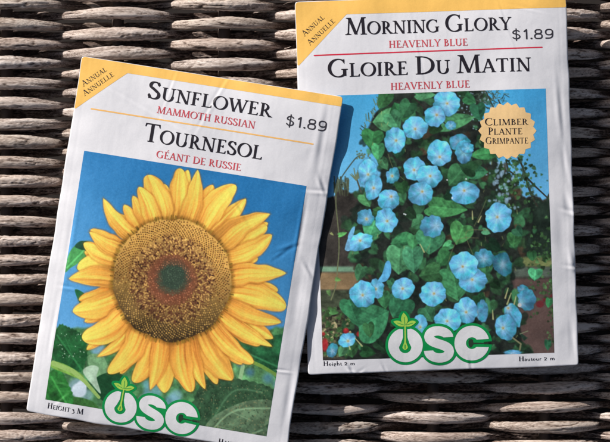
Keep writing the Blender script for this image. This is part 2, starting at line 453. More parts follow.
def poly_round(x, y, cx, cy, rx, ry):
    r = min(rx, ry)*.85
    qx = np.abs(x-cx)-(rx-r); qy = np.abs(y-cy)-(ry-r)
    return np.hypot(np.maximum(qx, 0), np.maximum(qy, 0))+np.minimum(np.maximum(qx, qy), 0)-r
ADV = {}
def adv(ch):
    if ch not in ADV: ADV[ch] = glyph(ch, np.zeros((1, 1)), np.zeros((1, 1)))[1]
    return ADV[ch]

# ------------------------------------------------------------------ contour meshing of a field
def march(A, B, f):
    """A,B,f (n,m) grids; returns 2-D points and faces where f < 0"""
    n, m = f.shape
    ins = f < 0
    cnt = ins[:-1, :-1].astype(int)+ins[1:, :-1]+ins[:-1, 1:]+ins[1:, 1:]
    P = []; Fc = []; vid = {}
    def gv(i, j):
        key = (i, j)
        if key not in vid: vid[key] = len(P); P.append((A[i, j], B[i, j]))
        return vid[key]
    def ev(i, j, k, l):
        key = (i, j, k, l) if (i, j) < (k, l) else (k, l, i, j)
        if key not in vid:
            i, j, k, l = key
            t = f[i, j]/(f[i, j]-f[k, l]); vid[key] = len(P)
            P.append((A[i, j]*(1-t)+A[k, l]*t, B[i, j]*(1-t)+B[k, l]*t))
        return vid[key]
    for i, j in zip(*np.nonzero(cnt)):
        c = [(i, j), (i+1, j), (i+1, j+1), (i, j+1)]
        if cnt[i, j] == 4: Fc.append([gv(*q) for q in c]); continue
        out = []
        for q in range(4):
            a = c[q]; b = c[(q+1) % 4]
            if ins[a]: out.append(gv(*a))
            if ins[a] != ins[b]: out.append(ev(*a, *b))
        o2 = []
        for v in out:
            if v not in o2: o2.append(v)
        if len(o2) >= 3: Fc.append(o2)
    return np.array(P), Fc

# ------------------------------------------------------------------ packets
def dentf(x, y, cx, cy, ang, ln, wd, amp, kind=0):
    a = math.radians(ang); dx = x-cx; dy = y-cy
    s = dx*math.cos(a)+dy*math.sin(a); t = -dx*math.sin(a)+dy*math.cos(a)
    e = np.exp(-(s/ln)**2)*np.exp(-(t/wd)**2)
    return amp*e if kind == 0 else amp*e*(t/wd)*2.3
class Packet:
    def __init__(s, name, O, U, W, H, zf, dents, seed, label, puff=6.0, depth=18., thin_right=False):
        s.O = np.array(O, float); s.U = np.array(U, float)/math.hypot(*U); s.V = np.array([-s.U[1], s.U[0]])
        s.W = W; s.H = H; s.zf = zf; s.dents = dents; s.seed = seed; s.puff = puff; s.depth = depth; s.thin = thin_right
        zc = float(zf(.5, .5))
        s.k = 1-(zc+puff*.8-ZREF)/DCAM
        s.root = empty(name, ((s.O[0]+s.U[0]*W/2+s.V[0]*H/2-305)*S, -(s.O[1]+s.U[1]*W/2+s.V[1]*H/2-221)*S, 0), label, 'seed packet', 'seed packets')
        s.envelope()
    def uv(s, x, y):
        dx = x-s.O[0]; dy = y-s.O[1]
        return dx*s.U[0]+dy*s.U[1], dx*s.V[0]+dy*s.V[1]
    def warp(s, u, v):          # the outline is never quite straight
        ue = u+(vnoise(v/26., v*0+1, s.seed+20)-.5)*1.1*np.exp(-np.clip(u, 0, None)/6.)+(vnoise(v/22., v*0+2, s.seed+21)-.5)*1.2*np.exp(-np.clip(s.W-u, 0, None)/6.)
        ve = v+(vnoise(u/24., u*0+5, s.seed+22)-.5)*1.1*np.exp(-np.clip(s.H-v, 0, None)/6.)
        eu = np.minimum(u, s.W-u); ev = np.minimum(v, s.H-v)      # blunted corners
        k = .9*np.exp(-(np.clip(eu, 0, None)+np.clip(ev, 0, None))/1.3)
        return ue-k*np.sign(u-s.W/2), ve-k*np.sign(v-s.H/2)
    def xy(s, u, v): return s.O[0]+u*s.U[0]+v*s.V[0], s.O[1]+u*s.U[1]+v*s.V[1]
    def prof(s, u, v):
        a = np.clip(np.abs(2*u/s.W-1), 0, 1); b = np.clip(np.abs(2*v/s.H-1), 0, 1)
        return (1-a**4.5)*(1-b**6)
    def front(s, u, v):
        x, y = s.xy(u, v)
        pr = s.prof(u, v)
        z = s.zf(u/s.W, v/s.H)+s.puff*pr+.55
        z = z+(fbm(u/62., v/62., s.seed, 2)-.5)*4.2*np.minimum(1, .35+pr)
        z = z+(fbm(u/22., v/26., s.seed+5, 3)-.5)*.65
        z = z+(vnoise(u/3., v/17., s.seed+9)-.5)*.06
        # pressed side seams: slightly flattened strips along the two long edges
        for e in (u, s.W-u): z = z-.09*np.exp(-((e-7.5)/1.1)**2)
        # edge flutter
        eu = np.minimum(u, s.W-u); evv = np.minimum(v, s.H-v)
        z = z+np.exp(-eu/11.)*(vnoise(v/15., u*0+3.3, s.seed+12)-.5)*1.5+np.exp(-evv/11.)*(vnoise(u/19., v*0+7.3, s.seed+13)-.5)*1.6
        for d in s.dents: z = z+dentf(x, y, *d)
        return z
    def world(s, x, y, z):
        return np.stack([(x-305)*s.k, -(y-221)*s.k, z], -1)
    def envelope(s):
        nu = int(s.W/1.2)+1; nv = int(s.H/1.2)+1
        u, v = np.meshgrid(np.linspace(0, s.W, nu), np.linspace(0, s.H, nv), indexing='ij')
        zt = s.front(u, v)
        pr = np.maximum(s.prof(u, v), 0)
        dep = s.depth*pr**1.2
        if s.thin: dep = dep*(1-np.clip((u-s.W+115)/50., 0, 1))
        zb = s.zf(u/s.W, v/s.H)-dep-.55
        zb = np.minimum(np.maximum(zb, 1.2), zt-.9)
        ue, ve = s.warp(u, v)
        x, y = s.xy(ue, ve)
        Vt = s.world(x, y, zt).reshape(-1, 3); Vb = s.world(x, y, zb).reshape(-1, 3)
        n = nu*nv
        F1 = grid_faces(nu, nv, 0); F2 = grid_faces(nu, nv, n, True)
        # rolled edge between the two sheets
        id_ = np.arange(n).reshape(nu, nv)
        loop = np.concatenate([id_[:-1, 0], id_[-1, :-1], id_[1:, -1][::-1], id_[0, 1:][::-1]])
        nxt = np.roll(loop, -1)
        mid = (Vt[loop]+Vb[loop])/2
        cen = mid.mean(0); d = mid-cen
        uu = u.reshape(-1)[loop]; vv = v.reshape(-1)[loop]
        nu_ = np.where(uu <= 0, -1, np.where(uu >= s.W, 1, 0)); nv_ = np.where(vv <= 0, -1, np.where(vv >= s.H, 1, 0))
        ox = nu_*s.U[0]+nv_*s.V[0]; oy = nu_*s.U[1]+nv_*s.V[1]
        mid = mid+np.stack([ox, -oy, 0*ox], 1)*.45
        V = np.concatenate([Vt, Vb, mid]); m0 = 2*n+np.arange(len(loop)); m1 = np.roll(m0, -1)
        F3 = np.stack([loop, nxt, m1, m0], 1); F4 = np.stack([m0, m1, nxt+n, loop+n], 1)
        s.env = mesh_obj('paper_envelope', V, np.concatenate([F1, F2, F3[:, ::-1], F4[:, ::-1]]), M_paper, s.root)
        import bmesh
        bm = bmesh.new(); bm.from_mesh(s.env.data); bmesh.ops.recalc_face_normals(bm, faces=bm.faces); bm.to_mesh(s.env.data); bm.free()
    def place(s, name, P, F, mat, layer, parent=None, col=None):
        """P photo-plane points lying on the front face"""
        u, v = s.uv(P[:, 0], P[:, 1])
        z = s.front(u, v)+layer*.11
        x_, y_ = s.xy(*s.warp(u, v))
        V = s.world(x_, y_, z)
        par = parent or s.root
        o = mesh_obj(name, V, F, mat, s.root, col=col)
        if parent is not None: o.parent = parent
        return o
    def field(s, name, fn, bbox, step, mat, layer, parent=None, p0=(0, 0), ang=0.):
        """fn(a,b) signed field in a frame at p0 turned by ang degrees (b downwards)"""
        a0, b0, a1, b1 = bbox
        A, B = np.meshgrid(np.arange(a0, a1+step, step), np.arange(b0, b1+step, step), indexing='ij')
        f = fn(A, B)
        f = np.where(np.abs(f) < 1e-6, 1e-6, f)
        P, F = march(A, B, f)
        r = math.radians(ang)
        X = p0[0]+P[:, 0]*math.cos(r)-P[:, 1]*math.sin(r); Y = p0[1]+P[:, 0]*math.sin(r)+P[:, 1]*math.cos(r)
        # never beyond the sheet
        u, v = s.uv(X, Y); u = np.clip(u, .02, s.W-.02); v = np.clip(v, .02, s.H-.02); X, Y = s.xy(u, v)
        return s.place(name, np.stack([X, Y], 1), [q[::-1] for q in F], mat, layer, parent)
    def text(s, name, st, p0, p1, h, mat, small=.745, step=None, layer=2, parent=None, wt=0.0):
        tot = 0; items = []
        first = True
        for ch in st:
            if ch == ' ': tot += .36*(small if small < 1 else 1); first = True; continue
            sc_ = 1.0 if first or small == 1 or ch.islower() else small
            items.append((ch, tot, sc_)); tot += adv(ch)*sc_+(.02 if mat is not M_stamp else .03); first = False
        L = math.hypot(p1[0]-p0[0], p1[1]-p0[1]); ang = math.degrees(math.atan2(p1[1]-p0[1], p1[0]-p0[0]))
        sx = L/tot
        step = step or max(.14, h/46)
        def fn(A, B):
            f = np.full(A.shape, 1e3)
            for ch, o, q in items:
                wx = sx*q; hy = h*q
                i0 = max(0, int((o*sx-.2*wx-A[0, 0])/step)); i1 = int((o*sx+(adv(ch)+.2)*wx-A[0, 0])/step)+2
                a = A[i0:i1]; b = B[i0:i1]
                g, _ = glyph(ch, (a-o*sx)/wx, -b/hy)
                f[i0:i1] = np.minimum(f[i0:i1], g*(wx+hy)/2)
            return f-wt
        return s.field(name, fn, (-1, -h*1.3, L+1, h*.35), step, mat, layer, parent, p0, ang)
    def quad(s, name, pts, mat, layer, step=1.5):
        pts = np.array(pts, float)
        x0, y0 = pts.min(0)-2; x1, y1 = pts.max(0)+2
        # grid follows the packet's own axes
        u, v = s.uv(pts[:, 0], pts[:, 1]); q = np.stack([u, v], 1)
        A, B = np.meshgrid(np.arange(u.min()-step, u.max()+2*step, step), np.arange(v.min()-step, v.max()+2*step, step), indexing='ij')
        f = anypoly(A, B, q)
        P, F = march(A, B, f)
        P[:, 0] = np.clip(P[:, 0], .02, s.W-.02); P[:, 1] = np.clip(P[:, 1], .02, s.H-.02)
        X, Y = s.xy(P[:, 0], P[:, 1])
        return s.place(name, np.stack([X, Y], 1), [k[::-1] for k in F], mat, layer)
    def logo(s, p0, ang, k):
        """three rounded letters in white on a green keyline, a sprout growing through the first"""
        def white(a, b):
            a = a/k; b = b/k
            f = np.hypot((a+33.6)/1.0, b)-17.3
            up = chain(a, b, bez((10.0, -6.0), (9.4, -14.6), (-9.6, -16.6), (-10.0, -7.6), n=12), 4.7)
            up = np.maximum(up, -poly(a, b, [(1.0, -6.6), (30, -7.4), (30, 30), (1.0, 30)]))
            mi = chain(a, b, bez((-10.0, -7.8), (-9.6, .6), (10.4, -.9), (10.2, 7.6), n=12), 4.7)
            lo = chain(a, b, bez((10.2, 7.4), (9.8, 16.9), (-10.4, 15.6), (-10.6, 6.0), n=12), 4.7)
            lo = np.maximum(lo, -poly(a, b, [(-1.0, 6.0), (-30, 6.8), (-30, -30), (-1.0, -30)]))
            c = np.minimum(np.minimum(up, lo), mi)
            r = np.hypot((a-33.)/1.0, b+.2)
            g = np.abs(r-11.7)-5.8
            g = np.maximum(g, -poly(a, b, [(33., -3.3), (60, -4.6), (60, 4.6), (33., 3.6)]))
            return f, np.minimum(c, g)
        def drop(a, b, gr):
            a = a/k+33.6; b = b/k
            f = chain(a, b, [(0.0, -20), (0.0, -8), (-.2, -2.5), (-.3, 2.0)], [.7+gr*.5, .7+gr*.5, 1.0+gr*.95, 2.7+gr*1.15])
            return f
        leaves = [((-.2, -19.0), (-4.6, -27.0), (-11.6, -23.8), (-5.6, -16.8)), ((-.2, -19.6), (-7.0, -25.0), (-1.2, -32.6), (6.6, -25.0)), ((.2, -19.0), (5.6, -27.2), (11.2, -22.8), (5.6, -16.8))]
        def lf(a, b):
            a = a/k+33.6; b = b/k; f = np.full(a.shape, 1e3)
            for base, c1, tip, c2 in leaves:
                o = np.concatenate([bez(base, c1, tip, n=8), bez(tip, c2, base, n=8)[1:-1]])
                f = np.minimum(f, anypoly(a, b, o))
            return f
        def green(a, b):
            f, g = white(a, b)
            m = np.minimum(np.minimum(f, g)-2.7, lf(a, b)-2.5)
            m = np.minimum(m, chain(a/k, b/k, [(-17, 4), (-14, 4)], 4.)); m = np.minimum(m, chain(a/k, b/k, [(10, -5.5), (17, -5)], 3.2))
            m = np.minimum(m, np.hypot(a/k-33., b/k)-12)
            m = np.maximum(m, -chain(a/k, b/k, [(36, .2), (60, .4)], .55)) if False else m
            return m*k
        def wh(a, b):
            f, g = white(a, b)
            f = np.maximum(f, -drop(a, b, 3.0)); f = np.maximum(f, -(lf(a, b)-2.5))
            return np.minimum(f, g)*k
        bb = (-54*k, -34*k, 56*k, 22*k)
        base = s.field('logo_emblem', green, bb, .55, M_green, 2, None, p0, ang)
        s.field('logo_lettering', wh, bb, .4, M_white, 3, base, p0, ang)
        s.field('sprout', lambda a, b: np.minimum(lf(a, b), drop(a, b, 0))*k, (-48*k, -34*k, -18*k, 10*k), .3, M_lime, 4, base, p0, ang)
        def veins(a, b):
            a = a/k+33.6; b = b/k
            return np.minimum(np.minimum(chain(a, b, [(-.7, -20), (-7.5, -22.4)], .3), chain(a, b, [(-.1, -20.5), (-.7, -28)], .3)), np.minimum(chain(a, b, [(.7, -20), (7.6, -21.9)], .3), chain(a, b, [(-.4, 0), (-.6, 3.2)], .55)))*k
        s.field('sprout_vein', veins, (-48*k, -34*k, -18*k, 10*k), .18, M_limed, 5, base, p0, ang)
        def slit(a, b):
            a = a/k; b = b/k
            n = (fbm(a*.6+9, b*.6+3, 31, 2)-.5)*2.2
            return np.minimum(np.hypot((a-32.0)/.8, (b)/1.25)-3.4+n, chain(a, b, [(35, .1), (49.5, .4)], [.75, .35])+n*.15)*k
        s.field('picture_gap', slit, (27*k, -6*k, 52*k, 6*k), .3, M_dark, 3, base, p0, ang)

# ------------------------------------------------------------------ printed pictures
class Canvas:
    def __init__(s, pk, u0, v0, u1, v1, step=.45):
        s.pk = pk; s.u0 = u0; s.v0 = v0; s.step = step
        s.us = np.linspace(u0, u1, int((u1-u0)/step)+1); s.vs = np.linspace(v0, v1, int((v1-v0)/step)+1)
        s.su = s.us[1]-s.us[0]; s.sv = s.vs[1]-s.vs[0]
        s.Ug, s.Vg = np.meshgrid(s.us, s.vs, indexing='ij')
        s.X, s.Y = pk.xy(s.Ug, s.Vg)
        s.c = np.zeros(s.X.shape+(3,))
    def win(s, x0, y0, x1, y1):
        u, v = s.pk.uv(np.array([x0, x1, x0, x1]), np.array([y0, y0, y1, y1]))
        i0 = max(0, int((u.min()-s.u0)/s.su)-1); i1 = min(len(s.us), int((u.max()-s.u0)/s.su)+2)
        j0 = max(0, int((v.min()-s.v0)/s.sv)-1); j1 = min(len(s.vs), int((v.max()-s.v0)/s.sv)+2)
        if i1 <= i0 or j1 <= j0: return None
        return (slice(i0, i1), slice(j0, j1))
    def put(s, w, f, col, aa=.7, op=1.):
        al = np.clip(.5-f/aa, 0, 1)*op
        col = np.asarray(col, float)
        s.c[w] = s.c[w]*(1-al[..., None])+col*al[..., None]
    def shape(s, pts, col, op=1., aa=.7, tex=.25, seed=3, scl=3.):
        pts = np.asarray(pts, float); x0, y0 = pts.min(0)-2; x1, y1 = pts.max(0)+2
        w = s.win(x0, y0, x1, y1)
        if w is None: return
        X = s.X[w]; Y = s.Y[w]; f = anypoly(X, Y, pts)
        n = fbm(X/scl, Y/scl, seed, 3)
        s.put(w, f, np.array(col)[None, None]*(1+tex*2*(n-.5))[..., None], aa, op)
    def line(s, pts, rad, col, op=1., aa=.7):
        pts = np.asarray(pts, float); m = (max(rad) if not np.isscalar(rad) else rad)+2
        x0, y0 = pts.min(0)-m; x1, y1 = pts.max(0)+m
        w = s.win(x0, y0, x1, y1)
        if w is None: return
        s.put(w, chain(s.X[w], s.Y[w], pts, rad), col, aa, op)
    def dot(s, x, y, r, col, op=1., aa=.7, asp=1.):
        w = s.win(x-r*2-1, y-r*2-1, x+r*2+1, y+r*2+1)
        if w is None: return
        s.put(w, np.hypot(s.X[w]-x, (s.Y[w]-y)/asp)-r, col, aa, op)
    def finish(s, name):
        pk = s.pk
        g = (np.random.RandomState(4).rand(*s.X.shape)-.5)*5
        n = (fbm(s.X/1.6, s.Y/1.6, 90, 2)-.5)*10
        c = np.clip(s.c+(g+n)[..., None], 3, 252)
        lin = srgb(c[..., 0], c[..., 1], c[..., 2]) if False else np.where(c/255 <= .04045, c/255/12.92, ((c/255+.055)/1.055)**2.4)
        lin = np.clip(lin/KL, .004, .94).reshape(-1, 3)
        P = np.stack([s.X.ravel(), s.Y.ravel()], 1)
        n_, m_ = s.X.shape
        return pk.place(name, P, grid_faces(n_, m_), M_pic, 1, None, lin)

def petal(cv, base, tip, W, bend, tone, seed, round_=.6):
    bx, by = base; tx, ty = tip
    L = math.hypot(tx-bx, ty-by); m = W+4
    w = cv.win(min(bx, tx)-m, min(by, ty)-m, max(bx, tx)+m, max(by, ty)+m)
    if w is None: return
    X = cv.X[w]; Y = cv.Y[w]
    dx, dy = (tx-bx)/L, (ty-by)/L
    a = ((X-bx)*dx+(Y-by)*dy)/L; b = -(X-bx)*dy+(Y-by)*dx
    b = b-bend*np.sin(PI*np.clip(a, 0, 1))
    t = np.clip(a, 0, 1)
    pf = (np.clip(1-t, 0, 1)**round_)*(.66+1.05*t-.35*t*t)
    edge = (vnoise(t*7+seed, np.sign(b)*.5+seed*.37, 8)-.5)*.26
    hw = W*(pf*(1.0+edge))
    f = np.maximum(np.abs(b)-hw, np.maximum(a-1, -a)*L)
    # the shade it throws on its neighbours in the print
    cv.put(w, f-.9, (146, 84, 26), 2.8, .5)
    s_ = b/np.maximum(hw, .5)
    st = vnoise(s_*5+seed*3, t*2.2, 40+seed % 7); st2 = vnoise(s_*13+seed, t*3.+2, 50)
    mid = np.exp(-((s_-.25)/.5)**2)
    lum = .84+.16*(st-.5)+.14*(st2-.5)+.12*mid+.10*np.clip(t*1.4, 0, 1)-.20*np.exp(-(t/.20)**2)
    lum = lum-.10*np.clip(np.abs(s_)-.75, 0, 1)*2
    yel = np.array([255, 204, 92]); org = np.array([234, 154, 66])
    k = np.clip(.28+.62*t+.42*(st-.5)+.35*(mid-.5)+tone, 0, 1)[..., None]
    lum = lum*(.93+.13*((seed*0.618) % 1))
    col = (org*(1-k)+yel*k)*np.clip(lum*1.12, 0, 1.12)[..., None]
    for q in (-.45, .05, .5):
        vein = np.exp(-((s_-q-.1*np.sin(t*3+seed))/.055)**2)*np.clip(1-t*1.05, 0, 1)*.24
        col = col*(1-vein[..., None]*np.array([.4, .7, 1]))
    cv.put(w, f, np.clip(col, 0, 255), .9)

def big_leaf(cv, pts, col, mid=None, side=(), seed=1, tex=.35, teeth=0.0, hi=None):
    P = catmull(pts, True, 7)
    if teeth:
        rs = np.random.RandomState(seed); d = np.roll(P, -1, 0)-P; n = np.stack([d[:, 1], -d[:, 0]], 1); n /= np.hypot(n[:, 0], n[:, 1])[:, None]+1e-6
        P = P+n*(np.arange(len(P)) % 2*2-1)[:, None]*teeth*rs.uniform(.4, 1., (len(P), 1))
    x0, y0 = P.min(0)-2; x1, y1 = P.max(0)+2
    w = cv.win(x0, y0, x1, y1)
    if w is None: return
    X = cv.X[w]; Y = cv.Y[w]; f = anypoly(X, Y, P)
    n = fbm(X/9, Y/9, seed, 4); n2 = fbm(X/2.2, Y/2.2, seed+9, 2)
    c = np.array(col)[None, None]*(1+tex*1.6*(n-.5)+tex*.7*(n2-.5))[..., None]
    al = np.clip(.5-f/.9, 0, 1)
    lo = cv.c[w]
    cv.c[w] = lo*(1-al[..., None])+np.clip(c, 0, 255)*al[..., None]
    vc = np.array(hi if hi is not None else np.array(col)*1.45+12)
    def vein(p, r, o):
        if len(p) > 2: p = catmull(p, False)
        g = chain(X, Y, p, r); a = np.clip(.5-g/.8, 0, 1)*o*al
        cv.c[w] = cv.c[w]*(1-a[..., None])+vc*a[..., None]
    if mid is not None: vein(mid, .9, .65)
    for sd in side: vein(sd, .4, .5)

def sunflower_picture(pk):
    cv = Canvas(pk, 16.8, 93.2, 242.6, 346.6, .45)
    X, Y = cv.X, cv.Y
    t = np.clip((cv.Vg-93)/230, 0, 1)
    n = fbm(X/60, Y/60, 70, 3)-.5
    top = np.array([38, 116, 176.]); bot = np.array([98, 164, 216.])
    cv.c[:] = top*(1-t[..., None])+bot*t[..., None]
    cv.c += (n*22)[..., None]
    # left side of the sky a little paler
    cv.c += (np.clip(1-(cv.Ug-17)/120, 0, 1)*14)[..., None]
    rs = np.random.RandomState(9)
    # far foliage along the bottom
    w = (slice(None), slice(None))
    edge = 332+10*fbm(X/14, Y*0+2, 71, 3)-8
    far = Y-edge
    nn = fbm(X/5, Y/5, 72, 4)
    cv.put(w, -far, np.array([76, 128, 82])*(1+1.0*(nn-.5))[..., None], 3)
    for _ in range(60):
        x = rs.uniform(60, 290); y = rs.uniform(335, 440)
        cv.dot(x, y, rs.uniform(2, 7), np.array([50, 104, 62])*rs.uniform(.6, 1.5), .55, 3)
    for x, y, r in ((96, 347, 8), (92, 336, 5), (76, 388, 9), (86, 396, 6), (152, 392, 9), (146, 402, 8), (172, 401, 7), (99, 352, 7), (146, 384, 4), (254, 368, 4), (176, 396, 6), (265, 382, 4)):
        cv.dot(x, y, r, (116+rs.randint(40), 166+rs.randint(30), 208), .6, 4)
    for x, y, r in ((78, 391, 7.5), (81, 386, 5)):
        cv.dot(x, y, r, (206, 222, 236), .95, 2)
    # upper left leaf
    big_leaf(cv, [(64, 272), (68, 254), (76, 244), (84, 241), (92, 243), (88, 254), (78, 263), (70, 268)], (70, 146, 82), [(66, 268), (88, 246)], seed=3)
    big_leaf(cv, [(74, 246), (80, 241), (90, 243), (86, 250), (78, 249)], (34, 82, 60), seed=4)
    big_leaf(cv, [(74, 290), (84, 294), (92, 306), (88, 318), (80, 306)], (34, 104, 66), seed=5)
    big_leaf(cv, [(76, 268), (86, 262), (98, 264), (94, 272), (82, 272)], (96, 146, 62), seed=6)
    # right leaves and stem
    big_leaf(cv, [(236, 344), (262, 338), (290, 336), (284, 372), (262, 366), (244, 362)], (40, 96, 60), [(232, 346), (290, 372)], seed=7, tex=.5)
    big_leaf(cv, [(228, 372), (250, 362), (272, 374), (276, 386), (250, 392), (230, 388)], (92, 146, 96), seed=8, tex=.5)
    cv.line([(240, 356), (262, 366), (280, 377)], 1.8, (120, 160, 74))
    cv.line([(243, 366), (240, 380)], 2.0, (150, 190, 140))
    for x, y, r in ((250, 372, 4), (268, 378, 5), (240, 363, 3), (276, 384, 3)):
        cv.dot(x, y, r, (78, 130, 186), .55, 5)
    # stem and heart-leaf lower left
    big_leaf(cv, [(88, 356), (102, 356), (108, 372), (100, 382), (90, 372)], (120, 168, 120), seed=9)
    big_leaf(cv, [(94, 380), (112, 372), (124, 378), (122, 392), (112, 404), (98, 398)], (28, 74, 44), seed=10)
    big_leaf(cv, [(52, 400), (76, 398), (94, 404), (100, 418), (80, 412), (54, 408)], (60, 110, 54), seed=12, tex=.5)
    big_leaf(cv, [(57, 326), (68, 328), (80, 334), (86, 344), (86, 358), (80, 372), (68, 368), (54, 362), (50, 350)], (30, 86, 46), [(56, 336), (82, 372)],
             [[(60, 345), (80, 348)], [(58, 352), (76, 362)], [(64, 338), (70, 352)]], seed=13, teeth=.7, tex=.5)
    big_leaf(cv, [(47, 376), (58, 370), (66, 382), (72, 398), (68, 410), (46, 404)], (44, 112, 50), [(50, 378), (66, 406)], [[(54, 384), (64, 384)], [(58, 392), (68, 392)]], seed=14, teeth=.7, tex=.5)
    big_leaf(cv, [(52, 362), (66, 366), (82, 376), (80, 380), (64, 374), (50, 368)], (122, 168, 76), seed=15)
    cv.line([(52, 364), (72, 372), (84, 382), (98, 398)], [2.6, 2.3, 2.0, 1.6], (150, 186, 104))
    big_leaf(cv, [(82, 372), (90, 366), (98, 368), (96, 378), (100, 394), (92, 386)], (176, 206, 180), seed=16, tex=.2)
    # big mottled leaves lower right
    big_leaf(cv, [(196, 394), (206, 380), (222, 378), (246, 380), (272, 388), (276, 402), (262, 450), (214, 450), (196, 436), (190, 416)], (52, 84, 58), [(206, 432), (232, 392), (262, 392)],
             [[(212, 418), (214, 396)], [(222, 406), (240, 410)], [(214, 416), (236, 424)]], seed=17, teeth=1.0, tex=.5)
    big_leaf(cv, [(200, 442), (208, 422), (228, 408), (252, 400), (274, 402), (268, 424), (240, 430), (216, 448)], (96, 124, 94), [(204, 440), (232, 412), (270, 408)],
             [[(216, 426), (232, 430)], [(232, 412), (250, 420)]], seed=18, tex=.4)
    big_leaf(cv, [(212, 450), (234, 428), (262, 424), (268, 436), (262, 452)], (82, 108, 82), [(216, 448), (262, 430)], seed=19, tex=.4)
    for _ in range(420):
        x = rs.uniform(196, 268); y = rs.uniform(384, 444)
        cv.dot(x, y, rs.uniform(.3, .8), (150, 146, 104) if rs.rand() < .6 else (30, 46, 34), .5)
    for _ in range(40):
        x = rs.uniform(56, 84); y = rs.uniform(332, 366)
        if rs.rand() < .5: cv.dot(x, y, rs.uniform(.3, .7), (190, 210, 190), .7)
    # petals, back row then front row
    cx, cy = 172, 280; RX, RY = 59.5, 61
    def at(tip, f=.9):
        a = math.atan2((tip[1]-cy), (tip[0]-cx)); return (cx+RX*f*math.cos(a), cy+RY*f*math.sin(a)), a
    back = [((114, 214), 12, 1, 0), ((124, 205), 10, 0, -.1), ((90, 230), 11, 0, -.1), ((164, 184), 11, 0, -.1), ((213, 185), 12, 0, -.25), ((245, 200), 11, 0, .0), ((268, 223), 11, 0, -.1),
            ((258, 258), 10, 0, -.2), ((278, 290), 12, 0, -.2), ((273, 338), 11, 0, -.1), ((260, 345), 12, 0, -.2), ((242, 364), 12, 0, -.25), ((217, 384), 11, 0, -.2), ((178, 380), 12, 0, -.3),
            ((141, 378), 10, 0, -.3), ((120, 374), 11, 0, -.2), ((86, 350), 9, 0, -.2), ((84, 322), 10, 0, -.2), ((78, 300), 10, 0, -.3), ((84, 252), 10, 0, -.15), ((133, 196), 9, 0, 0)]
    front = [((180, 168.5), 13.5, 1, .12), ((188, 170), 9, -1, .1), ((198, 170), 13, 2, .05), ((148, 175), 13.5, 3, .1), ((139, 187), 10.5, 2, .1), ((103, 198.5), 11.5, -3.5, .12), ((235.5, 185), 12.5, -4, .05),
             ((246, 199), 8, 2, .1), ((270, 214), 13, -4, .05), ((267, 226), 10, 0, -.05), ((272, 235), 12.5, 4, .05), ((286, 273), 12, -1, .0), ((286, 307), 14, -3, .05), ((281, 322), 11, 3, -.15),
             ((272, 346), 10, 2, .0), ((253, 363), 10.5, 3, -.02), ((232, 380), 15, 3, .02), ((205, 389), 11.5, 2, -.08), ((191, 392), 13, 3, -.15), ((164, 393), 14, 2, -.1), ((150, 390), 12.5, -2, -.12),
             ((134, 383), 12, -4, -.08), ((108, 374), 13.5, -4, .0), ((97, 357), 10, -4, .0), ((82, 340), 13, -4, .05), ((72, 312), 14, -2, .0), ((68, 279), 14.5, 2, .0), ((76.5, 267), 11.5, 4, .12),
             ((83, 243.5), 11, -2, .12), ((89, 232), 9, -2, .1)]
    for i, (tip, W, bd, tn) in enumerate(back):
        b, a = at(tip, .88); petal(cv, b, tip, W, bd, tn-.05, i+3, .55)
    order = np.random.RandomState(2).permutation(len(front))
    for i in order:
        tip, W, bd, tn = front[i]
        b, a = at(tip, .86); petal(cv, b, tip, W*(1.0+.26*((i*.618) % 1)), bd*1.5, tn-.10*np.clip((tip[1]-330)/60, 0, 1), i+31, (.46, .56, .74)[(i*7) % 3])
    # seed head
    w = cv.win(cx-66, cy-68, cx+66, cy+68); Xw = cv.X[w]; Yw = cv.Y[w]
    ang = np.arctan2(Yw-cy, Xw-cx); rr = np.hypot((Xw-cx)/RX, (Yw-cy)/RY)
    wob = 1+.014*np.sin(ang*9)+.03*(vnoise(ang*9+30, ang*0, 5)-.5)
    lowd = np.clip((Yw-cy)/RY*.75-(Xw-cx)/RX*.12+.36+.25*(fbm(Xw/9, Yw/9, 37, 3)-.5), 0, 1)**1.0
    base = np.array([226, 176, 92])*(1-lowd[..., None])+np.array([62, 48, 30])*lowd[..., None]
    cv.put(w, (rr/wob-1.035)*60, (96, 66, 26), 5, .6)
    cv.put(w, (rr/wob-1)*60, base, 1.2)
    cv.put(w, (rr-.69+.20*(fbm(Xw/5, Yw/5, 33, 3)-.5))*60, (112, 72, 46), 10, .8)
    cv.put(w, (rr-.41+.07*(fbm(Xw/5, Yw/5, 34, 3)-.5))*60, (122, 72, 50), 10)
    cv.put(w, (np.hypot(Xw-173, Yw-277)-15.5+5*(fbm(Xw/4, Yw/4, 36, 2)-.5)), (52, 68, 56), 9)
    N = 2300
    for i in range(N):
        r = math.sqrt((i+.5)/N); th = i*2.399963
        x = cx+RX*.985*r*math.cos(th); y = cy+RY*.985*r*math.sin(th)
        if r > .95 and rs.rand() < .3: continue
        lit = np.clip(.62-.62*(y-cy)/RY+.12*(x-cx)/RX+rs.uniform(-.05, .05), 0, 1)
        if r < .25: c = np.array([84, 112, 84])*rs.uniform(.6, 1.25); sz = .55; op = .6
        elif r < .42: c = np.array([190, 128, 92])*rs.uniform(.45, 1.2); sz = .6; op = .7
        elif r < .72:
            c = np.array([238, 190, 108])*rs.uniform(.65, 1.08)*(.74+.3*lit); sz = .8; op = .9
            a2 = th+rs.uniform(-1.2, 1.2); l = rs.uniform(.6, 2.4)
            if rs.rand() < .3: c = np.array([84, 50, 36])*rs.uniform(.6, 1.2)
            if rs.rand() < .75:
                cv.line([(x, y), (x+l*math.cos(a2), y+l*math.sin(a2))], rs.uniform(.4, .75), c, op); continue
        elif lit > .52:
            c = np.array([112, 72, 36])*rs.uniform(.5, 1.2); sz = .66; op = .9
        else:
            c = np.array([196, 156, 84])*rs.uniform(.6, 1.15); sz = .68; op = .9
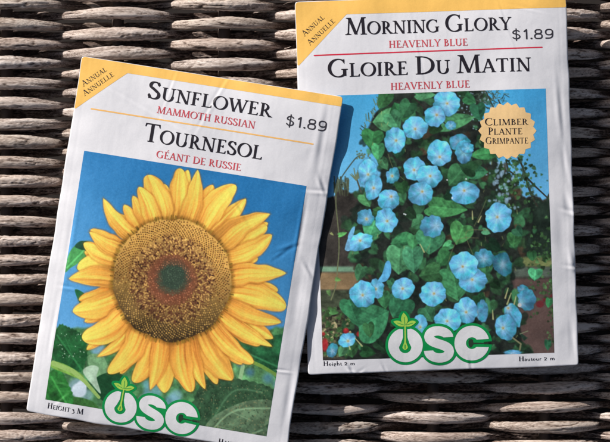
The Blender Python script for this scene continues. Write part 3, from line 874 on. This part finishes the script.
        cv.dot(x+rs.uniform(-.28, .28), y+rs.uniform(-.28, .28), sz*rs.uniform(.8, 1.2), c, op, .8)
    for i in range(200):    # short green-brown bracts round the rim
        th = rs.uniform(0, 2*PI); x = cx+RX*math.cos(th); y = cy+RY*math.sin(th); l = rs.uniform(1, 4)
        cv.line([(x, y), (x+l*math.cos(th), y+l*math.sin(th))], rs.uniform(.3, .7), np.array([120, 96, 34])*rs.uniform(.6, 1.5), .6)
    return cv.finish('picture')

HEART = catmull([(.06, .05), (-.04, .25), (.0, .46), (.22, .58), (.50, .52), (.78, .33), (.98, .08), (1.03, 0), (.98, -.08), (.78, -.33), (.50, -.52), (.22, -.58), (.0, -.46), (-.04, -.25), (.06, -.05)], True, 3)
def heart(cv, x, y, size, rot, col, op=1., asp=1., seed=1, vein=True, soft=.9):
    """x,y = middle of the leaf"""
    a = math.radians(rot); P = (HEART-np.array([.5, 0]))*np.array([size, size*asp])
    Q = np.stack([x+P[:, 0]*math.cos(a)-P[:, 1]*math.sin(a), y+P[:, 0]*math.sin(a)+P[:, 1]*math.cos(a)], 1)
    x0, y0 = Q.min(0)-2; x1, y1 = Q.max(0)+2
    w = cv.win(x0, y0, x1, y1)
    if w is None: return
    X = cv.X[w]; Y = cv.Y[w]; f = anypoly(X, Y, Q)
    s_ = -(X-x)*math.sin(a)+(Y-y)*math.cos(a); t = (X-x)*math.cos(a)+(Y-y)*math.sin(a)
    n = fbm(X/3.5+seed, Y/3.5, seed % 9, 3)
    l = 1+.6*(n-.5)+.10*np.sign(s_)*np.clip(np.abs(s_), 0, 1)
    if vein and size > 9: l = l+.16*np.exp(-(s_/.6)**2)+.035*np.cos((t*.9+np.abs(s_)*.8)*1.6)+.35*(fbm(X/7+seed, Y/7, 3, 2)-.5)
    cv.put(w, f, np.clip(np.array(col)*l[..., None], 0, 255), soft, op)
def trumpet(cv, x0, x1, y0, y1, thr=None, rot=0, tone=1., teal=0., seed=0, ragged=.0, core=True):
    cx, cy = (x0+x1)/2, (y0+y1)/2; rx, ry = (x1-x0)/2, (y1-y0)/2
    if thr is None: thr = (cx, cy+.5)
    m = 3
    w = cv.win(x0-m-4, y0-m-4, x1+m+4, y1+m+4)
    if w is None: return
    X = cv.X[w]; Y = cv.Y[w]; a = math.radians(rot)
    dx = X-cx; dy = Y-cy
    ux = (dx*math.cos(a)+dy*math.sin(a))/rx; uy = (-dx*math.sin(a)+dy*math.cos(a))/ry
    th = np.arctan2(uy, ux); r = np.hypot(ux, uy)
    R = 1+.028*np.cos(5*th+seed)+.02*np.cos(11*th+seed*2)+(vnoise(th*3+40+seed*7, th*0, 2)-.5)*(.13+ragged)+ragged*.25*np.cos(7*th+seed)
    f = (r/R-1)*min(rx, ry)
    cv.put(w, f-.6, (26, 40, 44), 2.6, .30)
    tx = (X-thr[0])/rx; ty = (Y-thr[1])/ry; tr = np.hypot(tx, ty); ta = np.arctan2(ty, tx)
    base = np.array([98, 180, 222])*(1-teal)+np.array([54, 138, 162])*teal
    lum = tone*(1.09+.09*np.cos(5*ta+seed*1.3)+.08*(vnoise(ta*9+60, tr*2, 6+seed % 5)-.5)*2+.15*(fbm(X/3.2, Y/3.2, seed % 11, 3)-.5)*2-.10*np.clip(tr-.5, 0, 1)-.10*(dy/ry)*(.6))
    hz = fbm(X/4.5+seed*3, Y/4.5, (seed*7) % 11, 2)[..., None]
    base = base+np.clip(hz-.5, 0, 1)*np.array([36, -6, 30])+np.clip(.5-hz, 0, 1)*np.array([-70, 10, -30])
    da = seed*2.4; lum = lum+.11*(np.cos(da)*dx/rx+np.sin(da)*dy/ry)*tone
    col = base*lum[..., None]
    star = np.exp(-(((ta*5/(2*PI)+seed*.37) % 1-.5)/.09)**2)*np.clip(1-tr, 0, 1)*.22
    pale = np.exp(-(tr/.42)**2)*.8+star
    col = col*(1-pale[..., None]*.62)+np.array([212, 226, 244])*pale[..., None]*.62
    if core:
        k = np.clip(.5-(np.hypot(X-thr[0], Y-thr[1])-1.5)/1.8, 0, 1)*.8
        col = col*(1-k[..., None])+np.array([196, 190, 140])*k[..., None]
        k = np.clip(.5-(np.hypot(X-thr[0]-.2, Y-thr[1]-.2)-.8)/1., 0, 1)*.6
        col = col*(1-k[..., None])+np.array([150, 124, 70])*k[..., None]
    cv.put(w, f, np.clip(col, 0, 250), .9)

def vine_picture(pk):
    # corners follow the print's own frame on the sheet
    u0, v0 = pk.uv(313.5, 96.3); u1, v1 = pk.uv(554.6, 352.8)
    cv = Canvas(pk, u0+.4, v0, u1, v1, .45)
    X, Y = cv.X, cv.Y; rs = np.random.RandomState(21)
    W = (slice(None), slice(None))
    t = np.clip((Y-92)/110, 0, 1)
    cv.c[:] = np.array([70, 164, 216.])*(1-t[..., None])+np.array([118, 192, 236.])*t[..., None]
    rt = np.clip((X-500)/30, 0, 1)[..., None]; cv.c[:] = cv.c*(1-rt*.18)+np.array([64, 150, 222.])*rt*.18
    # dark hedge behind, left and right
    ed = 192+7*(fbm(X/9, Y*0, 60, 3)-.5)*2+4*np.clip((X-500)/40, 0, 1)
    n = fbm(X/7, Y/9, 61, 4)
    cv.put(W, ed-Y, np.array([60, 56, 52])*(1+.8*(n-.5))[..., None], 2)
    gr = np.clip((X-500)/30, 0, 1)[..., None]
    m = np.clip((Y-ed)/3, 0, 1)*np.clip((264-Y)/5, 0, 1)
    cv.c[:] = cv.c*(1-m[..., None]*gr*.8)+np.array([28, 46, 36])*(m[..., None]*gr*.8)*(1+1.1*(n-.5))[..., None]
    # left background: rail, wall, bank
    def band(x0, x1, y0, y1, col, tex=.3, soft=2.5, seed=5, scl=6):
        f = np.maximum(np.maximum(x0-X, X-x1), np.maximum(y0-Y, Y-y1))
        nn = fbm(X/scl, Y/(scl*.6), seed, 4)
        cv.put(W, f, np.array(col)*(1+tex*2*(nn-.5))[..., None], soft)
    band(300, 380, 266.5, 272, (112, 150, 124), .15)
    band(300, 376, 272.5, 290, (134, 112, 82), .2, seed=6, scl=12)
    band(300, 366, 290, 316, (62, 70, 54), .45, seed=7)
    band(300, 362, 316, 358, (82, 84, 62), .7, seed=8, scl=3)
    # right background: bright lawn strip, rail, timber
    band(508, 560, 257, 267, (112, 122, 78), .3, seed=9)
    band(500, 560, 267, 277, (86, 98, 88), .25, seed=10)
    band(504, 560, 279, 356, (92, 74, 70), .14, seed=11, scl=16)
    band(360, 512, 196, 356, (40, 38, 38), .4, 8, seed=12)
    # the plant's dark inside
    mass = catmull([(384, 92), (388, 104), (376, 112), (370, 124), (366, 136), (370, 150), (377, 160), (380, 176), (362, 196), (352, 212), (350, 230), (356, 262), (372, 286), (356, 306), (344, 318), (352, 362),
                    (520, 362), (522, 340), (516, 300), (512, 276), (524, 250), (532, 226), (524, 200), (512, 176), (500, 168), (494, 150), (486, 128), (480, 110), (486, 92), (470, 84), (430, 84)], True, 5)
    cv.shape(mass, (36, 42, 37), tex=.5, seed=14, aa=2, scl=5)
    from_mass = mass
    cnt = 0
    def inside(x, y): return anypoly(np.array([[x]]), np.array([[y]]), from_mass)[0, 0]
    while cnt < 620:
        x = rs.uniform(342, 540); y = rs.uniform(90, 356); d = inside(x, y)
        if d > 3: continue
        cnt += 1
        k = rs.rand()
        c = np.array([44, 78, 50]) if k < .42 else np.array([30, 44, 36]) if k < .68 else np.array([66, 128, 84]) if k < .95 else np.array([78, 62, 48])
        heart(cv, x, y, rs.uniform(4, 13), rs.uniform(0, 360), c*rs.uniform(.7, 1.15), .75, rs.uniform(.5, 1.), cnt, False, 1.6)
    # blown sky holes through the leaves at upper right and small pale specks
    for _ in range(70):
        x = rs.normal(503, 8); y = rs.normal(182, 15)
        if y < 158 or x > 522: continue
        cv.dot(x, y, rs.uniform(.5, 2.0), (150, 186, 214), .7, 1.3, rs.uniform(.6, 1.8))
    for _ in range(90):
        x = rs.normal(478, 12); y = rs.normal(108, 10)
        cv.dot(x, y, rs.uniform(.4, 1.2), (150, 190, 214), .7, .9)
    # fine growth against the sky, left
    for x, y in ((366, 136), (364, 128), (368, 120), (372, 116), (376, 108), (380, 104), (367, 142)):
        for q in range(4):
            a = rs.uniform(-2.6, -1.4); l = rs.uniform(3, 7); x2 = x+rs.uniform(-3, 3); y2 = y+rs.uniform(-3, 3)
            cv.line([(x2, y2), (x2+l*math.cos(a), y2+l*math.sin(a))], .45, np.array([96, 116, 88])*rs.uniform(.5, 1.3), .9)
    # twigs at right
    tw = (52, 52, 44)
    cv.line(catmull([(518, 158), (522, 166), (525, 176), (528, 186), (532, 196), (537, 206)], False), [.9]*31, tw)
    cv.line([(525, 176), (536, 187), (549, 199)], [1.0, .8, .7], tw)
    cv.line([(506, 160), (508, 170), (516, 176), (526, 176)], .8, tw); cv.line([(498, 100), (504, 112)], .6, tw); cv.line([(486, 92), (498, 118)], .6, tw)
    for _ in range(120):
        x = rs.normal(517, 9); y = rs.normal(180, 13)
        heart(cv, x, y, rs.uniform(1.6, 4.4), rs.uniform(0, 360), np.array([52, 84, 50])*rs.uniform(.5, 1.5), .9, .8, 3, False)
    for _ in range(50):
        s_ = rs.rand(); x = 518+19*s_; y = 158+48*s_; heart(cv, x+rs.normal(0, 1.4), y+rs.normal(0, 1.4), rs.uniform(1.2, 3), rs.uniform(0, 360), (60, 84, 66), .8, .8, 3, False)
    for _ in range(60):
        x = rs.uniform(478, 505); y = rs.uniform(90, 112); a = rs.uniform(0, 6.28)
        cv.line([(x, y), (x+5*math.cos(a), y+5*math.sin(a))], .4, np.array([60, 76, 66])*rs.uniform(.6, 1.4), .8)
    # leafy undergrowth at right edge and left foot
    for _ in range(120):
        x = rs.uniform(528, 556); y = rs.normal(262, 20)
        heart(cv, x, y, rs.uniform(1.5, 4.5), rs.uniform(0, 360), np.array([66, 104, 62])*rs.uniform(.4, 1.4), .8, .8, 3, False)
    for _ in range(60):
        x = rs.normal(551, 2.0); y = rs.uniform(280, 352)
        heart(cv, x, y, rs.uniform(1.5, 3.5), rs.uniform(0, 360), np.array([70, 100, 62])*rs.uniform(.5, 1.3), .8, .8, 3, False)
    for _ in range(170):
        x = rs.uniform(323, 350); y = rs.uniform(308, 356)
        c = np.array([70, 112, 62]) if rs.rand() < .55 else np.array([196, 184, 140]) if rs.rand() < .5 else np.array([50, 46, 40])
        heart(cv, x, y, rs.uniform(1.5, 5), rs.uniform(0, 360), c*rs.uniform(.6, 1.15), .85, .7, 3, False)
    for x, y, rx, asp in ((325, 345, 3.2, 2.1), (346, 331, 2.8, 1.1), (359, 334, 2.6, 1.0), (323.5, 334, 1.6, 1.2), (540, 304, 4.0, .9), (545, 300, 2.5, .8), (552, 296, 2, .8)):
        cv.dot(x, y, rx, (176, 38, 46) if x < 400 else (112, 40, 46), .85, 1.5, asp)
    # hanging tendril at left
    cv.line(catmull([(336, 186), (336, 205), (338.5, 232), (339, 250), (337.5, 268), (336, 285), (331, 300)], False), .55, (108, 116, 84))
    cv.line(catmull([(341, 178), (348, 168), (356, 158), (362, 155)], False), .6, (70, 84, 76)); cv.line([(357, 180), (361, 192)], .8, (80, 84, 74))
    for _ in range(26):
        x = rs.normal(356, 3); y = rs.normal(174, 3.5); cv.line([(356, 180), (x, y)], .45, (112, 126, 96), .8)
        x = rs.normal(362, 3); y = rs.normal(156, 2.5); cv.dot(x, y, .9, (92, 110, 84), .8)
    for _ in range(40):
        x = rs.uniform(333, 350); cv.line([(x, rs.uniform(184, 196)), (x+rs.uniform(-1.5, 1.5), rs.uniform(176, 188))], .6, np.array([84, 92, 70])*rs.uniform(.5, 1.2), .8)
    heart(cv, 342.5, 234, 9, -18, (96, 172, 96), 1, .45, 2); heart(cv, 332, 234, 4, 40, (150, 160, 104), 1, .5, 2, False)
    heart(cv, 338, 279.5, 6, 10, (96, 140, 76), 1, .6, 2); heart(cv, 334, 312, 9, 10, (78, 132, 76), 1, .6, 2); heart(cv, 329, 293, 6, 70, (90, 130, 76), 1, .6, 2)
    # large leaves
    G = np.array([68, 136, 90.])
    for x, y, s_, r_, k, asp in ((386, 121, 24, 175, 1.05, .75), (372, 139, 17, 100, .85, .95), (384, 100, 18, 120, .75, .6), (398, 112, 18, 250, .7, .8), (425, 95, 20, 0, .95, .35), (406, 110, 18, 120, .7, .7), (394, 121, 18, 60, 1.05, .7),
                                 (378, 152, 16, 90, 1.1, .6), (456, 121, 34, -12, 1.0, .36), (470, 100, 12, 30, .8, .7), (478, 112, 16, 80, .7, .7), (456, 177, 20, 130, .85, .8), (446, 208, 38, 5, 1.0, .38), (482, 154, 22, 172, 1.05, .42),
                                 (478, 172, 18, 0, .8, .6), (468, 168, 16, 200, .55, .7), (372, 229, 20, 110, 1.1, .8), (366, 200, 14, 60, 1.0, .7), (380, 212, 14, 200, .8, .7), (418, 223, 14, 150, .85, .8), (411, 214, 12, 40, .4, .7),
                                 (401, 242, 19, 170, .82, .7), (413, 242, 15, 95, .95, .6), (399, 260, 26, 92, 1.05, .72), (413, 260, 24, 86, 1.0, .62), (430, 242, 22, 95, .98, .95), (460, 234, 20, 110, 1.05, .85), (447, 246, 11, 150, 1.3, .6), (444, 258, 18, 130, .8, .7),
                                 (455, 284, 30, 80, .95, .8), (430, 274, 20, 170, .75, .8), (399, 307, 22, 120, .8, .9), (428, 314, 16, 60, .8, .8), (372, 320, 34, -28, .92, .85), (352, 309, 22, 70, .85, .7), (360, 273, 15, 110, .8, .6), (369, 330, 14, 80, .8, .6),
                                 (514, 240, 13, 95, .8, .85), (486, 232, 8, 20, 1.25, .6), (485, 269, 14, 90, .85, .8), (535, 274.5, 11, 95, 1.2, .95), (494, 246, 14, 30, .35, .7), (487, 258, 12, 0, .5, .7), (518, 232, 10, 50, .7, .8), (532, 256, 9, 80, .7, .8),
                                 (549, 303, 9, 100, .9, .6), (351, 350, 14, 80, .7, .8), (342, 352, 10, 120, .9, .7), (368, 352, 14, 10, .55, .6), (380, 346, 12, 40, .45, .6), (384, 300, 16, 80, .8, .6), (480, 300, 12, 60, .55, .8), (402, 330, 10, 0, .6, .8),
                                 (392, 284, 10, 60, .8, .6), (384, 164, 12, 60, .8, .6), (402, 188, 12, 80, .55, .8), (398, 152, 12, 100, .5, .8), (436, 128, 12, 10, .4, .8), (548, 345, 10, 90, .7, .5), (450, 196, 10, 30, .4, .8), (496, 285, 10, 40, .35, .7), (470, 322, 14, 10, .4, .7)):
        tint = np.array([1.0+rs.uniform(-.12, .15), 1, 1+rs.uniform(-.12, .12)])
        heart(cv, x, y, s_*1.06, r_, np.clip(G*k*tint, 0, 255), 1, asp*1.15, int(x+y), True, 1.0)
    cv.line([(412, 96), (424, 108), (441, 120), (454, 132), (464, 146), (471, 152)], .65, (46, 40, 38), .9)
    for p in ([(473, 255), (466, 232), (488, 230), (500, 228)], [(448, 262), (458, 240), (478, 238)], [(430, 244), (426, 252)], [(388, 154), (394, 170), (404, 180)], [(486, 200), (480, 214), (474, 226)]):
        cv.line(catmull(p, False), .4, (120, 124, 84), .55)
    for _ in range(60):
        x = rs.uniform(352, 530); y = rs.uniform(110, 350)
        if inside(x, y) > 0: continue
        cv.line([(x, y), (x+rs.uniform(-1.5, 1.5), y+rs.uniform(1.5, 4))], rs.uniform(.3, .45), np.array([140, 152, 96])*rs.uniform(.6, 1.3), .6)
    # blue trumpets
    T = [(449, 470, 134, 151, None, 0, .85, .45), (455, 472, 140, 164, None, 0, .9, .35), (461, 474, 143, 153, None, 0, .95, .2), (386, 399, 167, 184, (392, 176), 20, .85, .3), (433, 460, 91, 116, (447, 103.5), 0, .98, 0), (424, 445, 106, 127, (436.5, 115), 0, .96, 0),
         (402.5, 427.5, 116.5, 139.5, (415, 129), 0, 1, 0), (384.5, 405.5, 127, 153, (396, 140.5), 10, .98, 0), (445, 456, 121, 130, None, 0, .9, .1), (427, 452, 140, 166, (439.5, 157), 0, 1, 0), (403, 426, 157, 181, (414, 170), -20, 1, 0), (416.5, 442, 165, 187.5, (430, 176), 0, .98, 0),
         (407.5, 433, 182, 205, (422, 191.5), 0, .9, .12), (450.5, 479, 182, 204.5, (464, 190.5), 0, .93, .18), (358.5, 376.5, 159, 184.5, (368, 174.5), 8, .98, .0), (365, 381.5, 175, 200.5, (373.5, 188), 15, .95, .12), (378, 399.5, 189, 211, (391, 196.5), 0, .95, .05),
         (357, 373.5, 208.5, 226, (366.5, 219), 0, .85, .35), (375, 397, 208.5, 233, (387, 221), 0, .98, 0), (346, 373.5, 233.5, 250.5, (360, 240.5), -18, 1.0, 0), (420, 443, 215, 237, (436, 226), 30, .85, .15), (485, 511.5, 203, 232, (497, 217), 10, 1.0, .03),
         (474, 493, 249, 268, None, 30, .78, .35), (493, 511.5, 252, 276, None, -20, .68, .65), (459, 487, 269, 292.5, (472, 279.5), 0, .93, .05), (449.5, 477.5, 251.5, 279.5, (462.5, 266.5), 0, 1.02, 0), (368, 384, 279, 298.5, (375.5, 289), 0, .9, .1), (349.5, 375.5, 281, 307.5, (362.5, 295), 0, .95, 0),
         (391, 415, 278, 299, (402.5, 288.5), -30, .98, 0), (420, 446, 281, 306.5, (433.8, 293.5), 0, 1.0, 0), (413, 427, 314, 333, (420, 327), 0, .92, 0), (476, 488, 300, 322, (476, 313), 0, .82, .15), (454, 477.5, 298, 323.5, (466, 312), 0, .95, 0), (434, 461, 308.5, 332, (447, 321), 0, 1.0, 0),
         (517, 529, 285, 294, None, 20, .8, .4), (517.5, 535.5, 288, 311, (521, 303), -10, .82, .45), (505, 521, 303, 328, (508, 308), -20, .9, .15), (495, 516.5, 314, 340.5, (503, 328), -10, .9, .12), (504, 522, 350, 356, None, 0, .85, .1), (338, 356, 333, 347, (348, 341), -28, .98, .1), (327, 337.5, 343, 358, None, 20, .8, .4),
         (489, 497, 322, 334, None, 0, .01, 0)]
    for i, (x0, x1, y0, y1, th, ro, tn, te) in enumerate(T[:-1]):
        trumpet(cv, x0, x1, y0, y1, th, ro, tn, te, i+1, .10 if i in (3, 17, 20, 22, 23, 35) else 0., th is not None and i not in (20, 35))
    # narrow half-open ones and buds
    cv.shape(catmull([(386, 262), (390, 262), (391, 272), (386, 281), (378, 281), (382, 274)]), (96, 176, 226), tex=.2)
    cv.shape(catmull([(352, 228), (355, 227), (353, 236), (349, 242), (348, 236)]), (110, 176, 216), tex=.2)
    cv.shape(catmull([(346, 244), (349, 238), (350, 250), (345, 250)]), (120, 180, 220), tex=.2)
    for p in (((508, 288), (505, 298)), ((511, 293), (507, 304)), ((516, 296), (514, 304)), ((492.5, 310), (493, 319)), ((472, 211), (472.4, 219)), ((481, 216), (478, 222)), ((355, 338), (362, 346)), ((349, 346), (350, 349)), ((420, 244), (424, 252))):
        cv.line(p, [.4, .8], (186, 188, 134), .85)
    cv.dot(519.5, 305, 2.0, (206, 206, 206), .9)
    cv.shape([(518, 331), (528, 338), (524, 341)], (40, 62, 50)); cv.line([(520, 334), (528, 331)], .4, (130, 140, 110)); cv.line([(513, 338), (521, 344), (520, 350)], .8, (150, 144, 110), .8)
    for x, y in ((404, 214), (447, 180), (452, 198), (405.5, 214.5), (466, 179)): cv.dot(x, y, .8, (226, 232, 240), .9)
    return cv.finish('picture')

# ---- right packet (lower)
RZ = lambda a, b: 22.5+0*a-0*b
PR = Packet('seed_packet', (295.4, 1.7), (1, -.0338), 271.0, 373.0, RZ,
            [(571, 206, 75, 12, 4, -.9, 1), (572, 213, 20, 9, 2.6, .8, 1), (574, 262, 80, 10, 3.4, .8, 1), (574, 268, 10, 8, 2.2, .55, 1), (562, 236, 88, 26, 6, -.9, 0), (350, 369, 60, 5, 2.0, .55, 1), (384, 369, 60, 4, 1.6, .4, 1), (351, 371, 20, 4, 1.6, .4, 1),
             (575, 340, 85, 16, 3, -.4, 1), (505, 20, 70, 30, 1.4, .16, 1), (420, 60, 80, 40, 1.6, .14, 1), (560, 110, 85, 30, 3.0, .5, 1), (470, 366, 80, 6, 2.0, .35, 1), (361, 372, -30, 5, 1.5, .35, 1), (524, 8, 12, 20, 1.5, .2, 1), (566, 160, 80, 24, 3, -.35, 1)], 3,
            'white seed packet with blue morning glory flowers, tucked under the sunflower packet', 6.0, 20.)
# ---- left packet (upper, leans on the other)
LZ = lambda a, b: 18.5+16.0*a-9.5*b
PL = Packet('seed_packet', (81.6, 55.8), (.98745, .1579), 264.5, 361.5, LZ,
            [(322, 186, 70, 9, 2.6, .7, 1), (318, 192, 5, 12, 2.2, .5, 1), (308, 270, 60, 8, 2.6, .7, 1), (287, 248, 160, 10, 2.8, .5, 1), (281, 254, 148, 8, 2.4, .35, 1), (283, 371, 8, 7, 1.3, .9, 1), (297, 300, 98, 34, 6, -1.1, 0), (292, 395, 98, 26, 4, -.6, 1),
             (215, 100, -60, 36, 2.0, .30, 1), (150, 112, 30, 60, 2.4, .22, 1), (70, 240, -80, 40, 3, .35, 1), (52, 330, -80, 24, 2.4, .4, 1), (60, 384, 20, 12, 2, .3, 1), (320, 140, 100, 30, 4, .5, 1), (240, 210, 60, 18, 2.2, .25, 1), (66, 288, 10, 8, 2.2, .4, 1),
             (60, 400, -40, 12, 2.2, .35, 1), (300, 230, 100, 30, 2.5, .5, 1), (100, 426, 10, 10, 2, .4, 1), (170, 90, -70, 24, 1.6, .22, 1)], 40,
            'tilted white seed packet with one big yellow sunflower, overlapping the blue flower packet', 6.0, 17., True)

# header: yellow top band with the cut corner
def header(p, a, b, c, top_r):
    """a = inner corner, b = lower end of the corner slope, c = right end of the band"""
    tl = p.xy(-.1, -.1); tr = p.xy(p.W+.1, -.1)
    return p.quad('header_band', [tl, tr, c, a, b], M_yellow, 1)
header(PL, (127.2, 72.9), PL.xy(-.1, 54.0), PL.xy(PL.W+.1, 9.6), 0)
header(PR, (346.5, 14.2), PR.xy(-.1, 65.2), PR.xy(PR.W+.1, 14.3), 0)

# wording, left
PL.text('title_text', 'SUNFLOWER', (146.5, 97.9), (271.5, 117.9), 17.6, M_black, wt=.12)
PL.text('variety_text', 'MAMMOTH RUSSIAN', (156.6, 112.9), (255.0, 129.0), 7.0, M_red, small=1, wt=.03)
PL.text('title_text', 'TOURNESOL', (142.6, 140.6), (262.4, 160.0), 18.2, M_black, wt=.12)
PL.text('variety_text', 'G\u00c9ANT DE RUSSIE', (156.0, 157.4), (241.0, 171.2), 7.0, M_red, small=1, wt=.03)
PL.text('price_text', '$1.89', (285.0, 125.8), (327.4, 132.4), 10.6, M_stamp, small=1, wt=.06)
PL.text('growth_habit_text', 'ANNUAL', (82.6, 86.3), (107.0, 70.2), 5.9, M_black, small=.78)
PL.text('growth_habit_text', 'ANNUELLE', (83.8, 95.9), (114.2, 75.2), 5.9, M_black, small=.78)
PL.text('height_text', 'HEIGHT 3 M', (45.0, 409.4), (81.8, 415.7), 5.6, M_black, small=.78)
PL.text('height_text', 'HAUTEUR 3 M', (217.5, 444.6), (258.5, 451.4), 5.6, M_black, small=.78)
PL.quad('rule_line', [(90, 107.6), (313.6, 143.8), (313.4, 145.2), (89.8, 109.0)], M_rule_y, 1, .7)
sunflower_picture(PL)
PL.logo((150.9, 413.2), 10.4, .935)
# wording, right
PR.text('title_text', 'MORNING GLORY', (345.6, 35.0), (511.6, 29.6), 17.2, M_black, wt=.10)
PR.text('variety_text', 'HEAVENLY BLUE', (388.6, 47.9), (468.0, 45.4), 7.0, M_red, small=1, wt=.03)
PR.text('title_text', 'GLOIRE DU MATIN', (328.0, 77.4), (531.5, 70.8), 18.0, M_black, wt=.10)
PR.text('variety_text', 'HEAVENLY BLUE', (390.4, 90.0), (470.0, 87.4), 7.0, M_red, small=1, wt=.03)
PR.text('price_text', '$1.89', (511.8, 39.6), (555.4, 38.2), 10.0, M_stamp, small=1, wt=.06)
PR.text('growth_habit_text', 'ANNUAL', (304.6, 36.4), (325.0, 17.8), 5.8, M_black, small=.78)
PR.text('growth_habit_text', 'ANNUELLE', (310.0, 45.6), (335.6, 21.4), 5.8, M_black, small=.78)
PR.text('height_text', 'Height 2 m', (323.0, 366.0), (355.2, 365.0), 4.4, M_black, small=1, wt=.0)
PR.text('height_text', 'Hauteur 2 m', (518.8, 361.2), (555.4, 360.1), 4.5, M_black, small=1, wt=.0)
PR.quad('rule_line', [(313.6, 54.7), (542.8, 46.5), (542.9, 47.8), (313.7, 56.1)], M_rule_r, 1, .7)
vine_picture(PR)
PR.logo((439.0, 344.2), -1.4, 1.0)
def burst(a, b):
    th = np.arctan2(b, a); r = np.hypot(a/1.02, b)
    k = (th/(2*PI)*20) % 1
    return (r-(25.6+2.9*np.abs(k*2-1)))*.9
badge = PR.field('badge', burst, (-32, -32, 32, 32), .5, M_cream, 2, None, (507.2, 130.8), 0)
PR.text('badge_text', 'CLIMBER', (484.6, 125.6), (528.0, 124.8), 7.2, M_black, small=.84, layer=3, parent=badge)
PR.text('badge_text', 'PLANTE', (487.6, 134.9), (522.4, 134.2), 7.2, M_black, small=.84, layer=3, parent=badge)
PR.text('badge_text', 'GRIMPANTE', (485.4, 144.1), (528.2, 143.4), 6.8, M_black, small=.84, layer=3, parent=badge)

# ------------------------------------------------------------------ camera, light
cam = bpy.data.cameras.new('camera'); co = bpy.data.objects.new('camera', cam); C.objects.link(co)
co.location = (0, 0, (ZREF+DCAM)*S)
cam.sensor_width = 36; cam.lens = 36*DCAM/610.0
cam.clip_start = .01; cam.clip_end = 50
sc.camera = co
EL = math.radians(27)
hx, hy = .775, -.632                      # the way the light travels over the table
sun = bpy.data.lights.new('sun', 'SUN'); so = bpy.data.objects.new('sun', sun); C.objects.link(so)
from mathutils import Vector
d = Vector((hx*math.cos(EL), hy*math.cos(EL), -math.sin(EL)))
so.rotation_euler = d.to_track_quat('-Z', 'Y').to_euler(); so.location = (-.3, .3, .4)
sun.energy = 5.0; sun.angle = math.radians(.53); sun.color = (1.0, .96, .915)
w = bpy.data.worlds.new('World'); sc.world = w; w.use_nodes = True
nt = w.node_tree; bg = nt.nodes['Background']
sky = nt.nodes.new('ShaderNodeTexSky'); sky.sky_type = 'NISHITA'; sky.sun_disc = False
sky.dust_density = 3.0; sky.ozone_density = .6; sky.sun_elevation = EL; sky.sun_rotation = math.atan2(-hx, -hy) % (2*PI)
nt.links.new(sky.outputs[0], bg.inputs[0]); bg.inputs[1].default_value = .05
sc.view_settings.view_transform = 'Standard'; sc.view_settings.look = 'None'
sc.view_settings.exposure = 0.0; sc.view_settings.gamma = 1
sc.render.resolution_x = 1024; sc.render.resolution_y = 742
sc.render.engine = 'CYCLES'
sc.render.filter_size = 1.8
